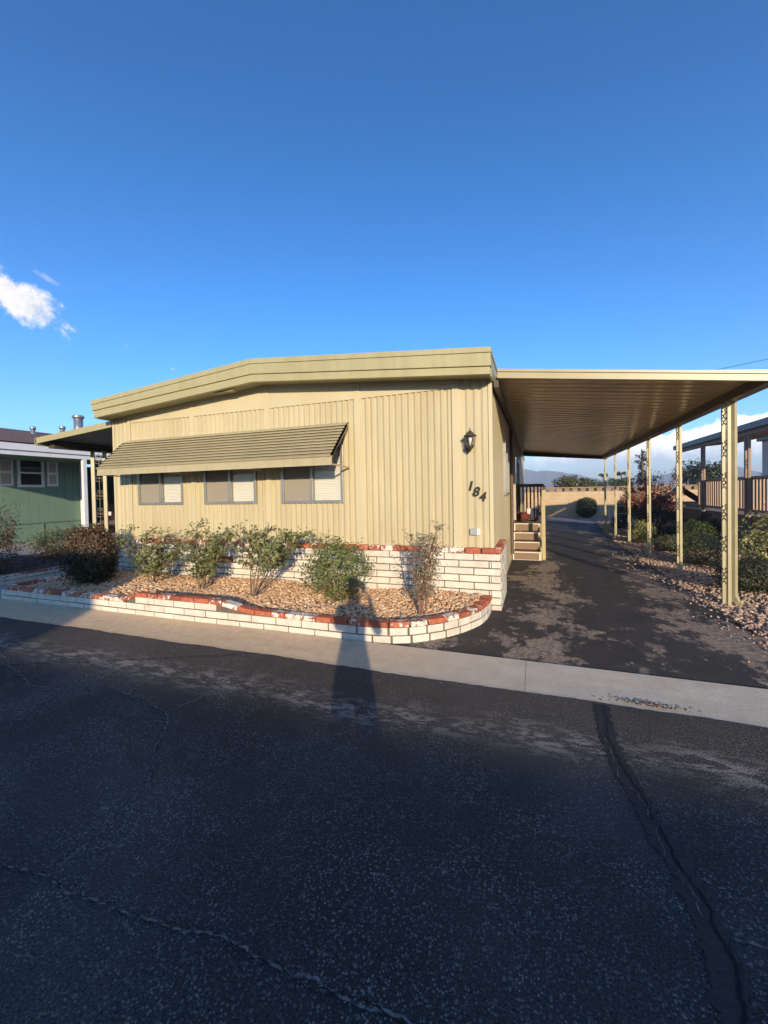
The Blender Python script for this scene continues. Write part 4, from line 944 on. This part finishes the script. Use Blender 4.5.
def rose(x,y,h,xc,w,nst,label,mat='l_rose',leafn=1500,size=.040,stem='twig',low=.25,sd_=1,bloom=0,name='rose_bush',cat='shrub',depth=None,lean=0):
    rd=random.Random(sd_); o=thing(name,label,cat,(x,y,.2),None); z0=.17
    S=MB(); tips=[]; L=[]
    depth=depth or w
    for i in range(nst):
        a=2*PI*i/nst+rd.uniform(-.4,.4); rr=rd.uniform(.25,1.0); tx=xc-x+math.cos(a)*w/2*rr; ty=math.sin(a)*depth/2*rr*.8+lean; tz=h*rd.uniform(.72,1.0)*(1-.30*rr*rr)
        p0=Vector((x+rd.uniform(-.04,.04),y+rd.uniform(-.04,.04),z0)); p3=Vector((x+tx,y+ty,z0+tz)); 
        p1=p0+Vector((tx*.22,ty*.22,tz*.38)); p2=p0+Vector((tx*.62,ty*.62,tz*.72))+Vector((rd.uniform(-.05,.05),rd.uniform(-.05,.05),0))
        pts=[]
        for k in range(9):
            t=k/8; q=p0*(1-t)**3+p1*3*t*(1-t)**2+p2*3*t*t*(1-t)+p3*t**3; pts.append(q+Vector((rd.uniform(-.008,.008),rd.uniform(-.008,.008),0)))
        S.tube(pts,[.011*(1-.75*k/8) for k in range(9)],5)
        for k in range(2,9):
            if k/8<low: continue
            for _ in range(4):
                q=pts[k]; d=Vector((rd.gauss(0,1),rd.gauss(0,1),rd.uniform(-.1,1.0))).normalized()*rd.uniform(.08,.24)*(w/.9)
                e=q+d; m_=q+d*.5+Vector((0,0,.015)); S.tube([q,m_,e],[.0035,.003,.0015],4,cap=False); tips.append((q,m_,e))
    for (q,m_,e) in tips:
        for _ in range(max(1,int(leafn/len(tips)))):
            t=rd.uniform(.15,1.15); c=q+(e-q)*t+Vector((rd.gauss(0,.028),rd.gauss(0,.028),rd.gauss(0,.024))); L.append(c)
    P=np.array(L); C=np.array([xc,y,z0+h*.55]); N=(P-C); N/=np.linalg.norm(N,axis=1)[:,None]+1e-6; N[:,2]+=.5; N[:,1]-=.3
    S.build('stems',stem,o); leafobj('foliage',P,N,size,mat,o,asp=.62)
    for k in range(bloom):
        q=rd.choice(tips)[2] if k else Vector((x+.26,y-.15,z0+.62))
        n=26; PP=np.array([list(q)]*n)+rng.normal(0,.016,(n,3)); leafobj('blossom',PP,PP-np.array(q),.03,'flower',o,asp=.9)
    return o
rose(-5.80,4.82,1.14,-5.73,1.0,8,'open rose bush with a pink bloom, leftmost of the sparse bushes in the brick planter',sd_=2,bloom=1,leafn=2300)
rose(-4.80,4.85,1.10,-4.62,.95,8,'rose bush under the middle window in front of the white brick skirt',sd_=5,leafn=2700,low=.2)
rose(-3.68,4.66,1.25,-3.36,.98,8,'tallest rose bush with bare crooked lower stems in the brick planter',sd_=9,leafn=2500,low=.42)
rose(-1.25,4.55,1.08,-1.13,.62,9,'thin pale wispy bush at the curved right end of the brick planter',mat='l_pale',sd_=15,leafn=2300,size=.026,stem='stembrown',low=.12,name='wispy_bush')

def bush(x,y,z0,rx,ry,h,n,size,mat,label,name='round_bush',sd_=0,rough_=.12,loose=.0,mat2=None,split=.5,cat='bush',stem='bark',shape=1.0):
    """dense shrub: branching stems plus leaves through an uneven rounded volume"""
    rd=random.Random(sd_); o=thing(name,label,cat,(x,y,z0))
    S=MB(); rz=h/2
    for i in range(9):
        a=2*PI*i/9+rd.uniform(-.3,.3); e=Vector((x+rx*.7*math.cos(a),y+ry*.7*math.sin(a),z0+h*rd.uniform(.5,.85)))
        S.tube([(x+rx*.08*math.cos(a),y+ry*.08*math.sin(a),z0-.03),(x+rx*.3*math.cos(a),y+ry*.3*math.sin(a),z0+h*.3),e],[.016,.011,.004],5)
    S.build('stems',stem,o)
    ph=np.array([rd.uniform(0,6) for _ in range(8)])
    U=rng.normal(0,1,(n,3)); U/=np.linalg.norm(U,axis=1)[:,None]
    k=1+rough_*(np.sin(U[:,0]*5+ph[0])*np.sin(U[:,1]*4+ph[1])+np.sin(U[:,2]*6+U[:,0]*3+ph[2])*.8+.6*np.sin(U[:,0]*11+ph[3])*np.sin(U[:,2]*12+ph[4])+.5*np.sin(U[:,1]*17+ph[5]+U[:,2]*13))
    r=rng.uniform(.45,1,n)**.45*k*(1+loose*np.abs(rng.normal(0,1,n))*.3)
    zz=U[:,2]; P=np.stack([x+rx*U[:,0]*r,y+ry*U[:,1]*r,z0+rz*.98+rz*np.sign(zz)*np.abs(zz)**shape*r],1)
    P[:,2]=np.maximum(P[:,2],z0+.0+rng.uniform(0,.05,n)); N=U.copy()
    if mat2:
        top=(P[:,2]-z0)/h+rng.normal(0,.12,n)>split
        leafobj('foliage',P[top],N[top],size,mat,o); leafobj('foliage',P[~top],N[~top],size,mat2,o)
    else: leafobj('foliage',P,N,size,mat,o)
    return o
bush(-2.46,4.75,.25,.37,.34,.76,4200,.036,'l_rose4','low rounded leafy green bush in planter below the blank siding panel','green_bush',21,.2,.5,stem='twig')
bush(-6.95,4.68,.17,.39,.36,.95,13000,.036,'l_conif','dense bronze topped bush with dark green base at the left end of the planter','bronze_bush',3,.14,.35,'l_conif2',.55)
bush(-10.25,4.85,.1,.42,.42,1.2,4500,.045,'l_conif','loose dark reddish bush at the left frame edge in the red rock bed','dark_bush',4,.2,.9,stem='twig')
bush(-11.2,6.9,.08,.75,.6,.72,4200,.045,'l_yel','spreading yellow green bush in the red rock bed before the green home','yellow_bush',6,.16,.5,'l_conif',.35)
bush(2.95,7.45,.03,.42,.38,.52,7000,.028,'l_dark','low dark bush behind the front carport post and downspout','low_bush',7,.10,.15)
bush(3.65,8.6,.03,.42,.45,.95,1900,.06,'l_cream','cream and green leaved shrub behind the front downspout','variegated_bush',8,.2,.8,stem='twig')
bush(3.05,9.65,.03,.36,.36,.66,6500,.026,'l_grey','rounded grey green bush just right of the second carport post','grey_bush',9,.07,.15)
bush(3.62,11.8,.03,.38,.38,.78,5000,.03,'l_mid','mid green round bush behind the grey green bush','green_bush',10,.08,.1)
bush(4.2,13.1,.03,.34,.4,.80,4000,.032,'l_dark','dark bush against the tan deck skirt','dark_bush',11,.14,.2)
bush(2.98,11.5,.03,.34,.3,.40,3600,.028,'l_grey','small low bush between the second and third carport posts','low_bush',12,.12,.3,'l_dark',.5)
bush(2.82,13.3,.03,.27,.25,.62,2200,.04,'l_cream','pale yellow leaved shrub beside the fourth carport post','variegated_bush',13,.15,.4)
bush(3.45,14.7,.03,.78,.6,.90,9000,.035,'l_dark','large black green clipped hedge under the bronze red shrub','clipped_hedge',14,.05,.05,shape=.5)
bush(2.97,17.6,.03,.32,.3,.50,2500,.035,'l_dark','small dark round bush near the fifth carport post','round_bush',15,.08,.1)
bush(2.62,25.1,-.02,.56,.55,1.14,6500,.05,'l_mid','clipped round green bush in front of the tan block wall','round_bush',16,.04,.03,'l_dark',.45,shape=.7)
bush(4.35,24.4,-.02,.50,.5,1.02,5000,.05,'l_dark','dark rounded bush in shade before the block wall','round_bush',17,.06,.1)

# bronze-red shrub (branches rising in a fan)
def fan_shrub(x,y,h,w,label):
    o=thing('red_shrub',label,'shrub',(x,y,0)); rd=random.Random(4); S=MB(); L=[]
    for i in range(34):
        a=rd.uniform(0,2*PI); sp=rd.uniform(.1,1); tip=Vector((x+math.cos(a)*w/2*sp,y+math.sin(a)*w/2*sp*.7,h*rd.uniform(.62,1.0)*(1-.35*sp*sp)))
        b=Vector((x+math.cos(a)*.12,y+math.sin(a)*.12,0)); m_=(b+tip)/2+Vector((math.cos(a)*.12,0,.05)); pts=[b,m_,tip]
        S.tube(pts,[.02,.012,.004],5)
        for k in range(120):
            t=rd.uniform(.35,1.03)**.8; q=m_+(tip-m_)*((t-.5)*2) if t>.5 else b+(m_-b)*t*2; L.append(q+Vector((rd.gauss(0,.06),rd.gauss(0,.06),rd.gauss(0,.06))))
    S.build('stems','bark',o); P=np.array(L); N=P-np.array([x,y,h*.5]); N/=np.linalg.norm(N,axis=1)[:,None]; leafobj('foliage',P,N,.085,'l_red',o,asp=.45)
fan_shrub(3.7,16.3,2.45,2.0,'tall bronze red fan shaped shrub behind the third carport post')
# thin shrubs by the wall casting the bluish shade
for i,(x,y,h) in enumerate(((4.9,25.2,1.5),(5.9,25.3,1.3))):
    o=thing('bare_shrub',['thin grey leafless shrub against the block wall, nearer the carport','thin grey leafless shrub against the block wall, nearer the deck'][i],'shrub',(x,y,0),'thin shrubs at the back wall')
    S=MB(); rd=random.Random(40+i)
    for k in range(16):
        a=rd.uniform(0,6.28); s=rd.uniform(.1,.6); S.tube([(x,y,0),(x+math.cos(a)*s*.4,y+math.sin(a)*s*.3,h*.5),(x+math.cos(a)*s,y+math.sin(a)*s*.5,h*rd.uniform(.7,1))],[.015,.01,.004],4)
    S.build('stems','twig',o)

# ------------------------------------------------------------------ TREES beyond the wall
def tree(x,y,h,w,mat,label,name='round_tree',n=2500,size=.35,sd_=0,trunk=.3,group='trees beyond the block wall'):
    rd=random.Random(sd_); o=thing(name,label,'tree',(x,y,0),group); S=MB()
    S.tube([(x,y,-.05),(x+.05,y,h*trunk),(x,y,h*.6)],[h*.03,h*.022,h*.01],7); cl=[]
    for k in range(14):
        a=rd.uniform(0,6.28); s=rd.uniform(.2,.8); c=(x+math.cos(a)*w/2*s,y+math.sin(a)*w/2*s,h*rd.uniform(.45,.9)); S.tube([(x,y,h*trunk),c],[h*.012,h*.004],5); cl.append((c,w*rd.uniform(.16,.27)))
    S.build('trunk','bark',o); P=[];N=[]
    for c,r in cl:
        m_=int(n/len(cl)); U=rng.normal(0,1,(m_,3)); U/=np.linalg.norm(U,axis=1)[:,None]; q=np.array(c)+U*r*rng.uniform(.4,1.1,(m_,1))*np.array([1,1,.75]); P.append(q);N.append(U)
    leafobj('crown',np.concatenate(P),np.concatenate(N),size,mat,o); return o
tree(4.7,75,3.6,4.6,'l_olive','olive round tree beyond the wall, just right of the porch railing',n=2600,size=.28,sd_=1)
tree(7.3,76,3.3,3.6,'l_olive','smaller olive tree right beside the round one beyond the wall',n=2000,size=.28,sd_=2)
tree(11,90,2.9,5,'l_mid','low green tree between the palms beyond the wall',n=1600,size=.3,sd_=3)
tree(15.3,92,3.4,5,'l_mid','broad green tree behind the far carport posts',n=1600,size=.3,sd_=4)
tree(18.7,60,4.3,6.4,'l_dark','dark dense tree beyond the wall between the post and the deck',n=3600,size=.3,sd_=5)
tree(-20,80,5,6,'l_olive','olive tree hidden behind the beige home',n=1500,size=.3,sd_=6)
tree(40,90,5,7,'l_mid','green tree far right beyond the next home',n=1500,size=.3,sd_=8)
def palm(x,y,h,label,r=1.3,sd_=0):
    rd=random.Random(sd_); o=thing('palm_tree',label,'palm tree',(x,y,0),'palms beyond the block wall'); S=MB()
    S.tube([(x,y,0),(x+.1,y,h*.5),(x,y,h-.3)],[.2,.16,.14],7); S.build('trunk','bark',o); C=MB()
    for k in range(26):
        a=rd.uniform(0,6.28); up=rd.uniform(-.6,.9); d=Vector((math.cos(a),math.sin(a),0)); p0=Vector((x,y,h-.3)); p1=p0+d*r*.6+Vector((0,0,up*r*.6)); p2=p0+d*r+Vector((0,0,up*r*.5-.35*r)); sdv=Vector((-d.y,d.x,0))*.12*r
        C.add([p0,p1+sdv,p2,p1-sdv],[(0,1,2),(0,2,3)])
    C.build('crown','l_mid',o)
palm(13.1,95,4.6,'short palm silhouette beyond the wall, left of the other palm',1.0,1); palm(16.4,95,4.7,'short palm silhouette beyond the wall, right of the other palm',1.0,2)
palm(11.0,110,4.0,'smallest distant palm silhouette beyond the wall',1.2,3)
# tall sparse tree
tx,ty=12.0,57.0
o=thing('tall_pine','tall narrow sparse pine rising above the bronze red shrub','tree',(tx,ty,0)); S=MB(); S.tube([(tx,ty,0),(tx+.1,ty,3.5),(tx,ty,6.2)],[.22,.16,.06],7); S.build('trunk','bark',o); rd=random.Random(3);L=[]
for k in range(60):
    z=rd.uniform(2.2,6.0); a=rd.uniform(0,6.28); s=.75 if z>4.6 else .45
    for q in range(16): L.append((tx+math.cos(a)*s*rd.uniform(.1,1),ty+math.sin(a)*s*rd.uniform(.1,1),z+rd.gauss(0,.14)))
P=np.array(L); leafobj('crown',P,rng.normal(0,1,P.shape),.22,'l_dark',o,asp=.4)

# poles and cable
def pole(x,y,h,label):
    o=thing('utility_pole',label,'pole',(x,y,0),'utility poles behind the lots'); t=MB(); t.tube([(x,y,-.05),(x,y,h)],[.15,.10],8); t.build('shaft','wood',o); t=MB(); t.box(x-1.1,x+1.1,y-.06,y+.06,h-.7,h-.55); t.build('crossarm','wood',o)
e1=R(19.53);e2=R(22.88); A=Vector((40*math.sin(e1),40*math.cos(e1),1.6+40*math.tan(R(12.47)))); B=Vector((40*math.sin(e2),40*math.cos(e2),1.6+40*math.tan(R(12.64))))
dv_=(B-A)/(B-A).length; a0=A-dv_*26; b0=A+dv_*22
wr=MB(); pts=[]
for k in range(25):
    t=k/24; q=a0+(b0-a0)*t; pts.append((q.x,q.y,q.z-.25*math.sin(PI*t)+.17))
wr.tube(pts,.018,5); tag(wr.build('overhead_cable','dark'),'thin dark overhead cable against the sky above the carport','cable')
pole(a0.x,a0.y,a0.z+.3,'wooden utility pole hidden behind the beige home'); pole(b0.x,b0.y,b0.z+.6,'wooden utility pole off to the far right behind the next home')

# ------------------------------------------------------------------ MOUNTAINS
def ridge(name,dist,prof,base_noise,seed,mat,depth=900):
    azs=np.arange(-75,75,.2); rd=np.random.default_rng(seed); pa=[p[0] for p in prof]; pe=[p[1] for p in prof]
    e=np.interp(azs,pa,pe); n_=np.zeros_like(azs)
    for k,a in ((.5,.10),(1.3,.06),(3.1,.035),(7,.02)): n_+=a*np.sin(azs*k+rd.uniform(0,6))*base_noise
    hgt=np.tan(np.radians(np.maximum(e+n_,.15)))*dist+1.6; rows=[]
    for f,hh in ((-.5,0),(-.3,.35),(-.13,.75),(0,1),(.2,.6),(.5,0)):
        rr=dist+f*depth*2; jit=rd.normal(0,.05,len(azs))*(0<hh<1)
        rows.append(np.stack([rr*np.sin(np.radians(azs)),rr*np.cos(np.radians(azs)),hgt*(hh+jit*.5)*(1 if hh<1 else 1)-2],1))
    V=np.concatenate(rows); n=len(azs); F=[(r*n+i,r*n+i+1,(r+1)*n+i+1,(r+1)*n+i) for r in range(5) for i in range(n-1)]
    return struct(fast_obj(name,V,np.array(F),mat,smooth=True))
mm=smat('mountain_rock',(.20,.17,.14),(.12,.11,.09),.004,.95)
ridge('mountains',3000,[(-75,1.2),(-30,2.0),(-12,2.6),(-3,2.95),(-1.8,2.85),(.3,2.25),(1.9,2.35),(3.6,2.0),(5,1.7),(7.5,1.25),(9.5,1.05),(11.7,1.15),(14,1.3),(16.5,1.8),(18,1.95),(18.8,2.2),(19.6,1.95),(20.5,2.15),(22.8,1.3),(30,1.2),(75,1)],1,3,mm)
#ridge('near_hills',4300,[(-75,.6),(-20,.9),(0,1.1),(6,.6),(12,.5),(17,.8),(25,.5),(75,.5)],.6,5,mm,400)

hz=MB(); hz.box(-4900,4900,-300,4700,-1.2,172); hm=bpy.data.materials.new('haze_air'); hm.use_nodes=True; hn=hm.node_tree; hn.nodes.clear()
ho=hn.nodes.new('ShaderNodeOutputMaterial'); hv=hn.nodes.new('ShaderNodeVolumePrincipled'); hv.inputs['Color'].default_value=(.74,.86,1,1); hv.inputs['Density'].default_value=.0004; hv.inputs['Anisotropy'].default_value=.0
hn.links.new(hv.outputs[0],ho.inputs['Volume']); hzo=hz.build('haze',hm); hzo['kind']='stuff'; hzo['label']='pale blue air haze over the far mountains'
# ------------------------------------------------------------------ house across the street (behind the camera), casts the street shade
AH=thing('house_across_street','tan home across the street behind the camera that shades the asphalt','house',(10,-14,0))
t=MB(); t.box(1.5,32,-18,-12.2,0,3.50); t.box(-9,1.5,-18,-12.2,0,4.66); t.build('wall','farhouse',AH)
t=MB(); t.prism([(-11.6,3.40),(-15,4.1),(-18.4,3.40),(-18.4,3.52),(-15,4.2),(-11.6,3.52)],0,1.5,32.5); t.prism([(-11.6,4.62),(-15,5.0),(-18.4,4.62),(-18.4,4.72),(-15,5.1),(-11.6,4.72)],0,-9.4,1.35); t.build('roof','shingle',AH)
for x in (4,8,14,20): 
    t=MB(); t.box(x,x+1.4,-12.2,-12.15,1.2,2.3); wq=t.build('window','nbwhite',AH); t=MB(); t.box(x+.08,x+1.32,-12.15,-12.14,1.28,2.22); t.build('pane','darkglass',wq)
t=MB(); t.box(11.5,12.4,-12.2,-12.14,.1,2.2); t.build('door','porchwood',AH)

# ------------------------------------------------------------------ person taking the picture (behind the camera)
def person():
    o=thing('person','person in a blue shirt and dark trousers holding up a phone behind the camera','person',(.16,-.45,0))
    J={'pelvis':(0,0,.95,.15,.11),'waist':(0,.0,1.12,.135,.10),'chest':(0,0,1.32,.17,.11),'neck':(0,0,1.48,.06,.06),'head0':(0,.01,1.56,.07,.08),'head1':(0,.01,1.66,.085,.10),'head2':(0,0,1.74,.06,.07),
       'shL':(-.19,0,1.42,.06,.06),'elL':(-.24,.12,1.17,.045,.045),'wrL':(-.08,.33,1.42,.03,.03),'haL':(-.06,.36,1.50,.035,.02),
       'shR':(.19,0,1.42,.06,.06),'elR':(.24,.12,1.17,.045,.045),'wrR':(.08,.33,1.42,.03,.03),'haR':(.06,.36,1.50,.035,.02),
       'hpL':(-.10,0,.88,.10,.10),'knL':(-.11,.02,.50,.065,.065),'anL':(-.12,0,.09,.042,.045),'toL':(-.14,.17,.035,.045,.03),
       'hpR':(.10,0,.88,.10,.10),'knR':(.11,.02,.50,.065,.065),'anR':(.12,0,.09,.042,.045),'toR':(.14,.17,.035,.045,.03)}
    E=[('pelvis','waist'),('waist','chest'),('chest','neck'),('neck','head0'),('head0','head1'),('head1','head2'),('chest','shL'),('shL','elL'),('elL','wrL'),('wrL','haL'),('chest','shR'),('shR','elR'),('elR','wrR'),('wrR','haR'),('pelvis','hpL'),('hpL','knL'),('knL','anL'),('anL','toL'),('pelvis','hpR'),('hpR','knR'),('knR','anR'),('anR','toR')]
    ks=list(J); me=bpy.data.meshes.new('body'); me.from_pydata([J[k][:3] for k in ks],[(ks.index(a),ks.index(b)) for a,b in E],[]); b=bpy.data.objects.new('body',me); COL.objects.link(b); b.parent=o
    sm=b.modifiers.new('skin','SKIN')
    for i,k in enumerate(ks): me.skin_vertices[0].data[i].radius=J[k][3:]
    me.skin_vertices[0].data[0].use_root=True; b.modifiers.new('sub','SUBSURF').levels=2; b.modifiers['sub'].render_levels=2
    me.materials.append(M['cloth1']); 
    h_=blobmesh((.16,-.45+.0,1.70),.115,2,3,(.9,1,.95),.04).build('hair','dark',o,True)
    return o
person()
ph=MB(); ph.box(.16-.038,.16+.038,-.095,-.087,1.50,1.655); ph=ph.build('phone','dark',None,bevel=.003); tag(ph,'black phone held up in front of the person behind the camera','phone')

# ------------------------------------------------------------------ render
sc.render.engine='CYCLES'
